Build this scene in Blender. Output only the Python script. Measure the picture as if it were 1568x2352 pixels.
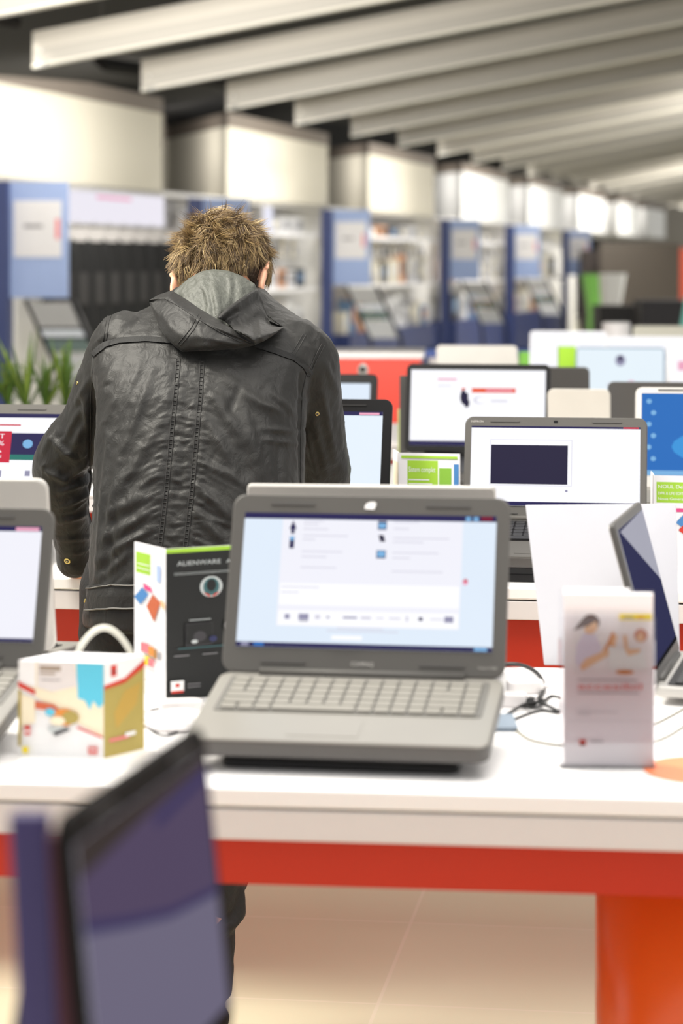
import bpy, bmesh, math, random, time
T0 = time.time()
from mathutils import Vector, Matrix, noise
from mathutils.bvhtree import BVHTree
random.seed(7)
R = math.radians
PI = math.pi
for o in list(bpy.data.objects): bpy.data.objects.remove(o)
S = bpy.context.scene
C = S.collection

# ---------------------------------------------------------------- camera, world, lights, exposure
F, XC, YH, CZ = 5500.0, 784.0, 600.0, 1.5      # focal length in pixels of the 1568x2352 frame, principal column, horizon row, eye height
cd = bpy.data.cameras.new('camera'); cam = bpy.data.objects.new('camera', cd); C.objects.link(cam)
cam.location = (0, 0, CZ); cam.rotation_euler = (R(90), 0, 0)
cd.sensor_fit = 'HORIZONTAL'; cd.sensor_width = 24.0; cd.lens = F/1568*24.0
cd.shift_y = -(1176-YH)/1568
cd.clip_end = 300
cd.dof.use_dof = True; cd.dof.focus_distance = 4.47; cd.dof.aperture_fstop = 3.8
S.camera = cam
S.view_settings.view_transform = 'Standard'; S.view_settings.look = 'None'
S.view_settings.gamma = 1; S.view_settings.use_curve_mapping = False
S.view_settings.exposure = 0.0
w = bpy.data.worlds.new('world'); S.world = w; w.use_nodes = True
bg = w.node_tree.nodes['Background']; bg.inputs[0].default_value = (1.0, .985, .96, 1); bg.inputs[1].default_value = .98

def area(name, loc, size, energy, col=(1, .96, .9), rot=(0, 0, 0), sy=None):
    l = bpy.data.lights.new(name, 'AREA'); l.energy = energy; l.color = col
    l.shape = 'RECTANGLE'; l.size = size; l.size_y = sy or size
    o = bpy.data.objects.new(name, l); C.objects.link(o); o.location = loc; o.rotation_euler = rot
    return o
area('lamp_over_table', (0.7, 3.0, 3.4), 2.4, 95)
area('lamp_over_man', (-1.5, 4.3, 3.3), .9, 150, (1, .95, .84), (0, R(-22), 0))
area('lamp_mid', (0.9, 7.8, 3.2), 2.4, 60)
area('front_wall_fill', (-.9, 6.6, 2.48), 3.6, 90, (1, .96, .9), (R(91), 0, 0), .4).data.spread = R(75)  # added fill light aimed at the left wall and the baffle sides
for i, (x, y) in enumerate([(4.0, 24), (5.0, 36), (6.5, 50)]):
    area('lamp_hall', (x, y, CZ + 1.7 + .19*(x+1.8)), 3.0, 700, (1, .97, .93), (0, R(12), 0))

# ---------------------------------------------------------------- helpers
def P(px, py, Y): return Vector(((px-XC)/F*Y, Y, CZ-(py-YH)/F*Y))
def OnZ(px, py, z): return P(px, py, (CZ-z)*F/(py-YH))
def lin(c): return tuple(((v/255)/12.92 if v/255 <= .04045 else ((v/255+.055)/1.055)**2.4) for v in c)
MT = {}
def mat(name, rgb, rough=.5, metal=0., spec=.5, var=.05, scale=12., bump=0., bscale=60., emit=0., coat=0., trans=0., ramp=None):
    if name in MT: return MT[name]
    m = bpy.data.materials.new(name); m.use_nodes = True; nt = m.node_tree; b = nt.nodes['Principled BSDF']
    col = lin(rgb)
    b.inputs['Roughness'].default_value = rough; b.inputs['Metallic'].default_value = metal
    b.inputs['Specular IOR Level'].default_value = spec; b.inputs['Coat Weight'].default_value = coat
    if trans: b.inputs['Transmission Weight'].default_value = trans
    tc = nt.nodes.new('ShaderNodeTexCoord'); nz = nt.nodes.new('ShaderNodeTexNoise'); nz.inputs['Scale'].default_value = scale
    nz.inputs['Detail'].default_value = 4
    nt.links.new(tc.outputs['Object'], nz.inputs['Vector'])
    mx = nt.nodes.new('ShaderNodeMix'); mx.data_type = 'RGBA'
    mx.inputs[6].default_value = (*[v*(1-var) for v in col], 1); mx.inputs[7].default_value = (*[min(1, v*(1+var)) for v in col], 1)
    nt.links.new(nz.outputs['Fac'], mx.inputs[0])
    if emit:
        b.inputs['Base Color'].default_value = (.01, .01, .01, 1); b.inputs['Specular IOR Level'].default_value = 0
        nt.links.new(mx.outputs[2], b.inputs['Emission Color']); b.inputs['Emission Strength'].default_value = emit
    else:
        nt.links.new(mx.outputs[2], b.inputs['Base Color'])
    if bump:
        n2 = nt.nodes.new('ShaderNodeTexNoise'); n2.inputs['Scale'].default_value = bscale; n2.inputs['Detail'].default_value = 6
        nt.links.new(tc.outputs['Object'], n2.inputs['Vector'])
        bp = nt.nodes.new('ShaderNodeBump'); bp.inputs['Strength'].default_value = bump; bp.inputs['Distance'].default_value = .01
        nt.links.new(n2.outputs['Fac'], bp.inputs['Height']); nt.links.new(bp.outputs['Normal'], b.inputs['Normal'])
    MT[name] = m
    return m
def em(name, rgb, s=1.0): return mat(name, rgb, .25, emit=s, var=.01)

class MB:
    """collects shapes, builds ONE mesh object"""
    def __init__(s): s.v = []; s.f = []; s.m = []; s.mats = []; s.sm = []
    def mi(s, m):
        if m not in s.mats: s.mats.append(m)
        return s.mats.index(m)
    def add(s, vs, fs, m, smooth=False):
        k = len(s.v); s.v += [Vector(a) for a in vs]; i = s.mi(m)
        for f in fs: s.f.append([k+a for a in f]); s.m.append(i); s.sm.append(smooth)
    def box(s, c, d, m, M=None):
        x, y, z = [a/2 for a in d]; c = Vector(c)
        vs = [c+Vector((i*x, j*y, k*z)) for i in (-1, 1) for j in (-1, 1) for k in (-1, 1)]
        if M is not None: vs = [M @ a for a in vs]
        s.add(vs, [(0, 1, 3, 2), (4, 6, 7, 5), (0, 4, 5, 1), (2, 3, 7, 6), (0, 2, 6, 4), (1, 5, 7, 3)], m)
    def prism(s, poly, z0, z1, m, M=None, bev=0.):
        n = len(poly); cx = sum(p[0] for p in poly)/n; cy = sum(p[1] for p in poly)/n
        def ring(z, k):
            out = []
            for p in poly:
                dx, dy = p[0]-cx, p[1]-cy; L = math.hypot(dx, dy) or 1
                out.append(Vector((p[0]-dx/L*k, p[1]-dy/L*k, z)))
            return out
        rs = [ring(z0, 0), ring(z1, 0)] if not bev else [ring(z0, bev), ring(z0+bev*.5, bev*.2), ring(z0+bev, 0), ring(z1-bev, 0), ring(z1-bev*.5, bev*.2), ring(z1, bev)]
        vs = [a for r in rs for a in r]
        if M is not None: vs = [M @ a for a in vs]
        fs = [tuple(reversed(range(n))), tuple(range((len(rs)-1)*n, len(rs)*n))]
        for k in range(len(rs)-1):
            for i in range(n):
                j = (i+1) % n; fs.append((k*n+i, k*n+j, (k+1)*n+j, (k+1)*n+i))
        s.add(vs, fs, m)
    def loft(s, rings, m, cap=True, smooth=True, closed=True):
        n = len(rings[0]); vs = [a for r in rings for a in r]; fs = []
        for k in range(len(rings)-1):
            for i in range(n if closed else n-1):
                j = (i+1) % n; fs.append((k*n+i, k*n+j, (k+1)*n+j, (k+1)*n+i))
        if cap and closed: fs += [tuple(reversed(range(n))), tuple(range((len(rings)-1)*n, len(rings)*n))]
        s.add(vs, fs, m, smooth)
    def tube(s, pts, r, m, seg=10, smooth=True):
        pts = [Vector(p) for p in pts]; n = len(pts); rr = r if isinstance(r, (list, tuple)) else [r]*n
        rings = []; up = None
        for i, p in enumerate(pts):
            t = (pts[min(i+1, n-1)]-pts[max(i-1, 0)])
            if t.length < 1e-9: t = Vector((0, 0, 1))
            t.normalize()
            if up is None: up = t.orthogonal().normalized()
            else:
                up = up - t*up.dot(t)
                if up.length < 1e-6: up = t.orthogonal()
                up.normalize()
            b = t.cross(up)
            rings.append([p+(up*math.cos(a)+b*math.sin(a))*rr[i] for a in [2*PI*k/seg for k in range(seg)]])
        s.loft(rings, m, smooth=smooth)
    def ell(s, c, r, m, M=None, seg=20, rg=12):
        c = Vector(c); rings = []
        for i in range(rg+1):
            a = PI*(i/rg)*.998+.003
            rings.append([c+Vector((r[0]*math.sin(a)*math.cos(b), r[1]*math.sin(a)*math.sin(b), -r[2]*math.cos(a))) for b in [2*PI*k/seg for k in range(seg)]])
        if M is not None: rings = [[M @ q for q in x] for x in rings]
        s.loft(rings, m)
    def text(s, txt, o, ux, uy, h, m, width=None):
        cu = bpy.data.curves.new('t', 'FONT'); cu.body = txt; cu.size = 1; cu.resolution_u = 3
        ob = bpy.data.objects.new('t', cu); C.objects.link(ob)
        dg = bpy.context.evaluated_depsgraph_get(); me = bpy.data.meshes.new_from_object(ob.evaluated_get(dg))
        if me.vertices:
            xs = [v.co.x for v in me.vertices]; W = (max(xs)-min(xs)) or 1
            sx = h/.7 if width is None else width/W
            s.add([Vector(o)+ux*((v.co.x-min(xs))*sx)+uy*(v.co.y*h/.7) for v in me.vertices], [tuple(p.vertices) for p in me.polygons], m)
        bpy.data.objects.remove(ob); bpy.data.curves.remove(cu); bpy.data.meshes.remove(me)
    def decor(s, o, U, V, shapes, step=.00025):
        """flat printed or displayed content on a real surface: o corner, U and V full edge vectors"""
        o = Vector(o); U = Vector(U); V = Vector(V); n = U.cross(V).normalized(); k = 1
        W, H = U.length, V.length
        def q(u, v): return o+U*u+V*v+n*(step*k)
        for sh in shapes:
            t = sh[0]
            if t == 'r': _, a, b, c, d, m = sh; s.add([q(a, b), q(c, b), q(c, d), q(a, d)], [(0, 1, 2, 3)], m)
            elif t == 'p': s.add([q(*a) for a in sh[1]], [tuple(range(len(sh[1])))], sh[2])
            elif t == 'e':
                _, a, b, ra, rb, m = sh
                s.add([q(a+ra*math.cos(x), b+rb*math.sin(x)) for x in [2*PI*i/18 for i in range(18)]], [tuple(range(18))], m)
            elif t == 't':
                _, tx, a, b, h, m = sh[:6]
                s.text(tx, q(a, b), U.normalized(), V.normalized(), h*H, m, (sh[6]*W if len(sh) > 6 else None))
            k += 1
    def build(s, name, parent=None, bev=0., M=None):
        me = bpy.data.meshes.new(name); me.from_pydata([tuple(a) for a in s.v], [], s.f)
        for m in s.mats: me.materials.append(m)
        me.polygons.foreach_set('material_index', s.m); me.polygons.foreach_set('use_smooth', s.sm)
        bm = bmesh.new(); bm.from_mesh(me)
        closed = all(e.is_manifold for e in bm.edges)
        if closed: bmesh.ops.recalc_face_normals(bm, faces=bm.faces)
        bm.to_mesh(me); bm.free()
        o = bpy.data.objects.new(name, me); C.objects.link(o)
        if M is not None: me.transform(M)
        if parent is not None: o.parent = parent
        if bev:
            b = o.modifiers.new('bevel', 'BEVEL'); b.width = bev; b.segments = 2; b.limit_method = 'ANGLE'
        return o
def tag(o, label=None, cat=None, group=None, kind=None):
    for k, v in (('label', label), ('category', cat), ('group', group), ('kind', kind)):
        if v: o[k] = v
    return o
def thing(name, label, cat, loc=(0, 0, 0), rz=0., group=None):
    o = bpy.data.objects.new(name, None); C.objects.link(o); o.location = loc; o.rotation_euler = (0, 0, rz); o.empty_display_size = .05
    return tag(o, label, cat, group)
def rrect(w, h, r, seg=5, cx=0, cy=0):
    out = []
    for sx, sy, a0 in ((1, -1, -90), (1, 1, 0), (-1, 1, 90), (-1, -1, 180)):
        for k in range(seg+1):
            a = R(a0+90*k/seg); out.append((cx+sx*(w/2-r)+r*math.cos(a), cy+sy*(h/2-r)+r*math.sin(a)))
    return out
def struct(o, cat=None): o['kind'] = 'structure'; return o

# ---------------------------------------------------------------- materials
WHITE = mat('white_laminate', (238, 236, 236), .35, var=.015)
FASC = mat('white_fascia', (214, 210, 210), .4, var=.02)
RED = mat('red_laminate', (190, 46, 22), .42, var=.04)
ORANGE = mat('orange_laminate', (238, 104, 36), .25, var=.03)
BLACK = mat('black_plastic', (22, 21, 22), .45, spec=.3)
GLOSSB = mat('gloss_black', (10, 10, 12), .35, spec=.25)
GREY = mat('grey_plastic', (84, 82, 79), .55, spec=.35, bump=.05, bscale=400)
DGREY = mat('dark_grey_plastic', (78, 76, 74), .45)
KEYG = mat('key_grey', (132, 129, 122), .45, spec=.3)
DECK = mat('deck_silver_grey', (140, 137, 131), .35, metal=.2)
SILV = mat('brushed_silver', (190, 187, 182), .35, metal=.35)
KEYB = mat('key_black', (38, 38, 40), .4)
PAPER = mat('paper_white', (236, 235, 238), .6, var=.02)
NAVY = mat('navy_board', (24, 45, 104), .5)
LBLUE = mat('light_blue_board', (150, 170, 214), .5)
E_W = em('screen_white', (250, 250, 255), 1.05); E_PB = em('screen_pale_blue', (226, 238, 252), 1.0)
E_LAV = em('screen_lavender', (243, 243, 252), 1.0); E_NAVY = em('screen_navy', (38, 34, 84), 1.0)
E_DARK = em('screen_dark', (36, 32, 62), 1.0); E_BLUE = em('screen_blue', (40, 110, 190), 1.0); E_LB = em('screen_light_blue', (125, 180, 226), 1.0)
E_RED = em('screen_red', (208, 40, 66), 1.0); E_OR = em('screen_orange', (236, 92, 60), 1.0); E_PK = em('screen_pink', (240, 170, 196), 1.0)
E_G = em('screen_grey', (214, 212, 226), 1.0); E_G2 = em('screen_mid_grey', (150, 148, 176), 1.0); E_TEAL = em('screen_teal', (40, 120, 110), 1.0)
INK = mat('ink_grey', (150, 148, 152), .6); INKD = mat('ink_dark', (60, 58, 62), .6); I_RED = mat('ink_red', (205, 52, 38), .6)
I_PINK = mat('ink_pink', (232, 120, 130), .6); I_YEL = mat('ink_yellow', (238, 214, 30), .6); I_GRN = mat('ink_green', (160, 205, 60), .6)
I_SKIN = mat('ink_skin', (236, 186, 140), .6); I_ORG = mat('ink_orange', (222, 140, 60), .6); I_LAV = mat('ink_lavender', (222, 212, 232), .6)
I_CYAN = mat('ink_cyan', (92, 196, 224), .6); I_GOLD = mat('ink_gold', (172, 154, 82), .6); I_BRN = mat('ink_brown', (168, 120, 60), .6)
I_CREAM = mat('ink_cream', (240, 228, 200), .6); I_BLK = mat('ink_black', (20, 22, 22), .5); I_TEAL = mat('ink_teal', (60, 100, 104), .5)
I_SIL = mat('ink_silver', (190, 196, 196), .5); I_BLUE = mat('ink_blue', (70, 130, 190), .6); I_MAG = mat('ink_magenta', (214, 70, 130), .6)
I_NAVY = mat('ink_navy', (44, 48, 90), .5); I_WHITE = mat('ink_white', (236, 236, 236), .6)

# ---------------------------------------------------------------- floor
def floor_mat():
    m = bpy.data.materials.new('floor_tiles'); m.use_nodes = True; nt = m.node_tree; b = nt.nodes['Principled BSDF']
    tc = nt.nodes.new('ShaderNodeTexCoord'); mp = nt.nodes.new('ShaderNodeMapping'); mp.inputs['Rotation'].default_value = (0, 0, R(8))
    br = nt.nodes.new('ShaderNodeTexBrick'); br.offset = 0; br.inputs['Scale'].default_value = 1
    br.inputs['Brick Width'].default_value = .6; br.inputs['Row Height'].default_value = .6; br.inputs['Mortar Size'].default_value = .004
    br.inputs['Color1'].default_value = (*lin((222, 218, 190)), 1); br.inputs['Color2'].default_value = (*lin((216, 211, 182)), 1)
    br.inputs['Mortar'].default_value = (*lin((228, 221, 198)), 1)
    nt.links.new(tc.outputs['Object'], mp.inputs[0]); nt.links.new(mp.outputs[0], br.inputs[0]); nt.links.new(br.outputs[0], b.inputs['Base Color'])
    b.inputs['Roughness'].default_value = .3; b.inputs['Specular IOR Level'].default_value = .12
    return m
mb = MB(); mb.box((2, 36, -.05), (24, 84, .1), floor_mat()); struct(mb.build('floor'))

# ---------------------------------------------------------------- left wall (saw-tooth soffit above the display wall), ceiling, far wall
def wx(t): return -2.54+.243*(t-17.8)
ND = Vector((.9717, -.2361, 0)); DD = Vector((.2361, .9717, 0))     # room-side normal of the wall, direction along it
def W(t, off=0., z=0.): return Vector((wx(t), t, z))+ND*off
CREAM = mat('painted_cream', (214, 208, 192), .8, var=.02, scale=2)
CREAM_LIT = mat('painted_cream_lit', (234, 234, 232), .8, var=.02, scale=2)  # paler copy of the cream: stronger light painted into the far bulkheads
TAUPE = mat('taupe_trim', (120, 110, 100), .7, var=.06)
DARK = mat('black_ceiling_paint', (24, 22, 22), .9, var=.1, scale=3)
mb = MB(); band = MB(); drops = MB()
teeth = [11.6, 17.6, 23.6, 29.6, 35.6, 41.6, 47.6, 53.6, 59.6]
for i, t in enumerate(teeth):
    c = W(t); e = W(t+4); e2 = W(t+4, -1.3); r = Vector((c.x-.76, c.y+2.45, 0)); r2 = W(t, -1.3)
    m = CREAM if t < 30 else CREAM_LIT
    if i == 1: c = W(15.8); r = W(15.9, -.5)
    pl = [(c.x, c.y), (e.x, e.y), (e2.x, e2.y), (r2.x-.35, r2.y+2.3), (r.x, r.y)]
    mb.prism(pl, 2.1, 2.83, m); band.prism([(x+.01, y-.01) for x, y in pl], 2.83, 2.97, TAUPE)
    q = W(t+4.1, -.08); drops.box((q.x, q.y, 2.68), (.13, .1, .3), TAUPE)
struct(mb.build('wall_left')); struct(band.build('trim_1')); struct(drops.build('trim_2'))
mb = MB(); p, q = W(8, -2.6), W(70, -2.6); p2, q2 = W(8, -2.7), W(70, -2.7)
mb.prism([(p.x, p.y), (q.x, q.y), (q2.x, q2.y), (p2.x, p2.y)], 0, 3.2, DARK); struct(mb.build('wall_left_rear'))
for i, t in enumerate(teeth[1:]):                             # an added fill light in each recess, put there to brighten the return faces
    c = W(t) if t != 17.6 else W(15.8); p = Vector((c.x-.75, c.y+.05, 2.72)); nrm = Vector((.3, 1.1, -.12)).normalized(); q = (-nrm).to_track_quat('Z', 'Y')
    area('recess_fill_light', p+nrm*.03, .3, 9, (1, .96, .9), q.to_euler(), .06)
mb = MB()                                                    # sloping black ceiling: a sheet rising to the right
def cz(x): return 3.02+.19*(x+1.8)
mb.add([(-8, 6.5, cz(-8)), (14, 6.5, cz(14)), (14, 78, cz(14)), (-8, 78, cz(-8)), (-8, 6.5, cz(-8)+.1), (14, 6.5, cz(14)+.1), (14, 78, cz(14)+.1), (-8, 78, cz(-8)+.1)],
       [(0, 1, 2, 3), (7, 6, 5, 4), (0, 4, 5, 1), (1, 5, 6, 2), (2, 6, 7, 3), (3, 7, 4, 0)], DARK)
struct(mb.build('ceiling'))
mb = MB(); mb.box((6, 76, 3), (26, .2, 6), mat('far_wall_paint', (176, 170, 160), .8)); struct(mb.build('wall_far'))

wash = [13, 18.5, 24.5, 30.5, 36.5, 42.5, 48.5, 55]
wname = ['nearest', 'second', 'third', 'fourth', 'fifth', 'sixth', 'seventh', 'farthest']
for i, t in enumerate(wash):                                  # added fill lights brightening the wall, each given a made-up dark housing
    p = W(t, 1.25, 2.88); nrm = Vector((-.66, .32, -1.0)).normalized(); q = (-nrm).to_track_quat('Z', 'Y')
    l = area('wall_fill_light', p+nrm*.03, 2.6, 62 if t < 34 else 52, (1, .965, .90), q.to_euler(), .08)
    root = thing('wall_fill', 'added fill light in slim black housing under the black ceiling, %s to the camera' % wname[i], 'lamp', p)
    root.rotation_euler = q.to_euler(); m = MB(); m.box((0, 0, .03), (2.64, .12, .05), DARK); m.build('housing', root)
    m = MB(); m.box((0, .08, .04), (.03, .03, .03), DARK); m.build('bracket', root)

# ---------------------------------------------------------------- ceiling baffles
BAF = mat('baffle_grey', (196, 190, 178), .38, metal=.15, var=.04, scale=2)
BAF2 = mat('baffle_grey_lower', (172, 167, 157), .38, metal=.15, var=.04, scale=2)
LIP = mat('baffle_lip_highlight', (236, 232, 216), .25, var=.02)  # light caught along the lower edge, painted in as a near-white tone
GLINT = mat('glint_white', (245, 245, 240), .15, metal=.2)
ords = ['first', 'second', 'third', 'fourth', 'fifth', 'sixth', 'seventh', 'eighth', 'ninth', 'tenth', 'eleventh', 'twelfth', 'thirteenth', 'fourteenth',
        'fifteenth', 'sixteenth', 'seventeenth', 'eighteenth', 'nineteenth', 'twentieth', 'twenty-first', 'twenty-second', 'twenty-third', 'twenty-fourth']
U = Vector((1, 0, .19))
def baffle():
    L = 13.0; out = []
    def sheet(y0, y1, z0, z1, m, name, x0=0., x1=L, par=None):
        b = MB(); vs = []
        for x in (x0, x1):
            for y, z in ((y0, z0), (y1, z0), (y1, z1), (y0, z1)): vs.append((x, y, z+.19*x))
        b.add(vs, [(3, 2, 1, 0), (4, 5, 6, 7), (0, 1, 5, 4), (1, 2, 6, 5), (2, 3, 7, 6), (3, 0, 4, 7)], m)
        return b.build(name, par)
    root = thing('ceiling_baffle', 'x', 'ceiling baffle')
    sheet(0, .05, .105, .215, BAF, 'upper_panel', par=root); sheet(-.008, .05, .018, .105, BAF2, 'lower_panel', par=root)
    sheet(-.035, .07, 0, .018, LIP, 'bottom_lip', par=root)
    b = MB(); b.tube([(.05, -.012, .105), (.05, .0, .105)], .013, GLINT); b.tube([(.025, -.038, .01), (.09, -.038, .022)], .012, GLINT); b.build('end_glint', root)  # added white stubs standing in for lamp highlights at the baffle end
    b = MB(); b.tube([(.4, .025, .215+.076), (.4, .025, .42+.08)], .006, DGREY); b.build('hanger_rod', root); b = MB(); b.tube([(6, .025, .21+1.14), (6, .025, .5+1.14)], .006, DGREY); b.build('hanger_rod', root)
    return root
proto = baffle()
def copy_tree(o, parent=None):
    c = o.copy(); C.objects.link(c)
    if parent: c.parent = parent
    for ch in list(o.children): copy_tree(ch, c)
    return c
NB = 23
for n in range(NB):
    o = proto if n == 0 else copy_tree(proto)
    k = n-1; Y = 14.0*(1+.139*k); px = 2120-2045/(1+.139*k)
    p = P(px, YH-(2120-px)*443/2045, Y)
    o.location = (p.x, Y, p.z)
    o['label'] = 'long sloping grey ceiling baffle with highlight-painted lower lip, %s counting from the front' % ords[n]
    o['group'] = 'ceiling baffles'

# ---------------------------------------------------------------- display tables
def table(name, label, X0, X1, Yl, slope, depth, z=.865, rail=.062, ped=None):
    """front edge follows Y = Yl - slope*X"""
    th = math.atan(slope); L = (X1-X0)/math.cos(th)
    root = thing(name, label, 'table', (X0, Yl-slope*X0, 0), -th)
    m = MB(); m.box((L/2, depth/2, z-.0115), (L, depth, .023), WHITE); m.build('tabletop', root, .003)
    m = MB(); m.box((L/2, depth/2, z-.0445), (L-.004, depth-.004, .037), FASC); m.build('apron', root, .002)
    m = MB(); m.box((L/2, depth/2, z-.064-rail/2), (L-.06, depth-.08, rail), RED); m.build('red_rail', root)
    xs = ped or [.35, L-.35]
    for x in xs:
        m = MB()
        m.tube([(x, depth/2-.03, 0), (x, depth/2-.03, z-.064)], .24, ORANGE, 48); m.build('leg', root)
    return root
table('display_table', 'white display table with red rail carrying the grey laptop in front', -1.3, 1.5, 2.872, .114, .9, ped=[.35, 1.3+.548])
table('display_table', 'white display table with red rail the person leans on', -2.0, 2.2, 4.71, .16, .95, rail=.105, ped=[.6, 3.7])
table('display_table', 'white display table directly behind the one the person leans on', -1.2, 3.2, 6.55, .16, .95)
table('display_table', 'white display table two rows behind the leaning person', -.6, 3.6, 8.45, .16, .95)
table('display_table', 'far white display table beside the red counter', .5, 4.4, 10.6, .16, .95)
table('display_table', 'white display table at the bottom edge holding the blurred dark laptop', -1.0, .6, 1.19, .02, .69)
TZ = .865
m = MB(); c = Vector((.462, 2.985, TZ)); m.prism([(c.x+.085*math.cos(a), c.y+.085*math.sin(a)) for a in [2*PI*i/40 for i in range(40)]], TZ, TZ+.0012, mat('orange_vinyl', (240, 130, 84), .4))
tag(m.build('round_sticker'), 'round orange sticker on the white table beside the leaflet holder', 'sticker')

# ---------------------------------------------------------------- laptops
def laptop(label, w, d, lid, a, b, h0, loc, yaw, col=GREY, bez=None, deck=DECK, keys=KEYG, content=None, logo=None, logom=None, cam_=True,
           th=.022, bt=.022, bb=.03, bs=.016, stand=None, rad=.018, group=None, led=None, lidback=None, detail=True, emblem=None, nk=15, scrbase=None, basecol=None, pads=True):
    """origin on the surface it stands on, below the middle of its front edge"""
    bez = bez or col
    root = thing('laptop', label, 'laptop', loc, yaw, group)
    Mb = Matrix.Translation((0, 0, h0)) @ Matrix.Rotation(a, 4, 'X')
    m = MB(); m.prism(rrect(w, d, rad, 6, 0, d/2), 0, th, basecol or DGREY, Mb, .004); base = m.build('base', root)
    m = MB(); m.prism(rrect(w-.002, d-.002, rad, 6, 0, d/2), th-.004, th+.0012, deck, Mb, .0018); m.build('palm_rest', root)
    if detail:
        m = MB(); kw = (w-.05)/nk; y0 = d*.42; kd = (d*.5)/6
        m.prism(rrect(w-.036, d*.53, .006, 3, 0, y0+d*.245), th+.0012, th+.0022, mat('key_well', (96, 94, 90), .5) if keys is KEYG else BLACK, Mb)
        for r_ in range(6):
            k = 0; x = -nk*kw/2
            while k < nk:
                wd = 1
                if r_ == 0 and k == 3: wd = 5
                if r_ in (1, 2) and k == 0: wd = 2
                if r_ in (1, 2, 3) and k == nk-3: wd = 2
                hh = kd*.82 if r_ < 5 else kd*.6
                m.prism(rrect(wd*kw-.0028, hh, .0022, 2, x+wd*kw/2, y0+kd*r_+hh/2), th+.0022, th+.0050, keys, Mb, .0008)
                x += wd*kw; k += wd
        m.build('keyboard', root)
        m = MB(); m.prism(rrect(w*.24, d*.25, .004, 3, -w*.05, d*.2), th+.0012, th+.0018, deck, Mb); m.build('trackpad', root)
    hp = Mb @ Vector((0, d-.004, th+.003))
    m = MB(); m.tube([(-w*.36, hp.y, hp.z), (w*.36, hp.y, hp.z)], .006, bez, 12); m.build('hinge', root)
    # lid frame: x right, y up along the lid, z towards the user
    Ml = Matrix.Translation(hp) @ Matrix.Rotation(PI/2-b, 4, 'X')
    m = MB(); m.prism(rrect(w, lid, rad, 7, 0, lid/2), -.009, 0, bez, Ml, .0025)
    if lidback: m.prism(rrect(w-.004, lid-.004, rad, 7, 0, lid/2), -.0105, -.008, lidback, Ml, .0008)
    ld = m.build('lid', root)
    m = MB(); o = Ml @ Vector((-w/2+bs, bb, .0006)); Uv = (Ml.to_3x3() @ Vector((w-2*bs, 0, 0))); Vv = (Ml.to_3x3() @ Vector((0, lid-bb-bt, 0)))
    m.add([o, o+Uv, o+Uv+Vv, o+Vv], [(0, 1, 2, 3)], scrbase or E_W)
    if content: m.decor(o, Uv, Vv, content)
    m.build('screen', ld)
    if detail and w > .3 and pads:
        for sx in (-.28, .28):
            for yy in (lid-bt*.5, bb*.42):
                m = MB(); m.prism(rrect(w*.16, .0035, .0015, 2, sx*w, yy), 0, .0018, DGREY if bez is GREY else BLACK, Ml); m.build('rubber_pad', ld)
    if cam_:
        m = MB(); m.prism(rrect(.008, .005, .0012, 3, 0, lid-bt*.5), 0, .001, GLOSSB, Ml); m.build('webcam', ld)
    if emblem:
        m = MB(); q = [(-.008, -.004), (.005, -.005), (.0075, .003), (.006, .0055), (-.002, .005), (-.0065, .002)]
        m.prism([(x, y+lid-bt*.55) for x, y in q], 0, .0012, emblem, Ml); m.build('emblem', ld)
    if logo:
        m = MB()
        for tx, x, y, h, W_ in logo:
            m.text(tx, Ml @ Vector((x, y, .0008)), Ml.to_3x3() @ Vector((1, 0, 0)), Ml.to_3x3() @ Vector((0, 1, 0)), h, logom or SILV, W_)
        m.build('logo', ld)
    if led:
        m = MB(); q = Mb @ Vector(led); m.ell(q, (.002, .002, .002), em('led_violet', (190, 170, 255), 3), seg=10, rg=6); m.build('power_light', root)
    return root
def stand(label, w, d, a, h0, loc, yaw, inset=.012):
    root = thing('laptop_stand', label, 'stand', loc, yaw)
    m = MB(); m.prism(rrect(w, d*.8, .012, 5, 0, inset+d*.4), 0, h0*.55, BLACK, None, .003); m.build('foot_plate', root)
    m = MB(); M = Matrix.Translation((0, 0, h0-.0065)) @ Matrix.Rotation(a, 4, 'X')
    m.prism(rrect(w*.94, d*.8, .01, 5, 0, inset+d*.42), 0, .006, BLACK, M, .002); m.build('sloping_plate', root)
    m = MB()
    for sx in (-.35, .35):
        y = inset+d*.7; zt = h0-.006+y*math.tan(a); m.box((sx*w, y, zt/2+.002), (.02, .012, zt), BLACK)
    m.build('support', root)
    return root
def top_laptop(label, xl, xr, yt, Yt, yaw, d=.24, a=R(10), b=R(20), h0=.02, z=TZ, st=None, **k):
    """lid's top edge spans the pixels xl..xr at row yt and depth Yt; lid height follows from the surface height z"""
    w = (xr-xl)/F*Yt/abs(math.cos(yaw)); p = P((xl+xr)/2, yt, Yt); th = k.get('th', .022)
    hz = h0+(d-.004)*math.sin(a)+(th+.003)*math.cos(a); hy = (d-.004)*math.cos(a)-(th+.003)*math.sin(a)
    lid = (p.z-z-hz)/math.cos(b); ly = hy+lid*math.sin(b)
    loc = Vector((p.x+ly*math.sin(yaw), p.y-ly*math.cos(yaw), z))
    o = laptop(label, w, d, lid, a, b, h0, loc, yaw, **k)
    if st: stand(st, w*.78, d, a, h0, loc, yaw)
    print('LAPTOP', label[:40], 'w %.3f lid %.3f loc %.3f %.3f' % (w, lid, loc.x, loc.y))
    return o

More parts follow.
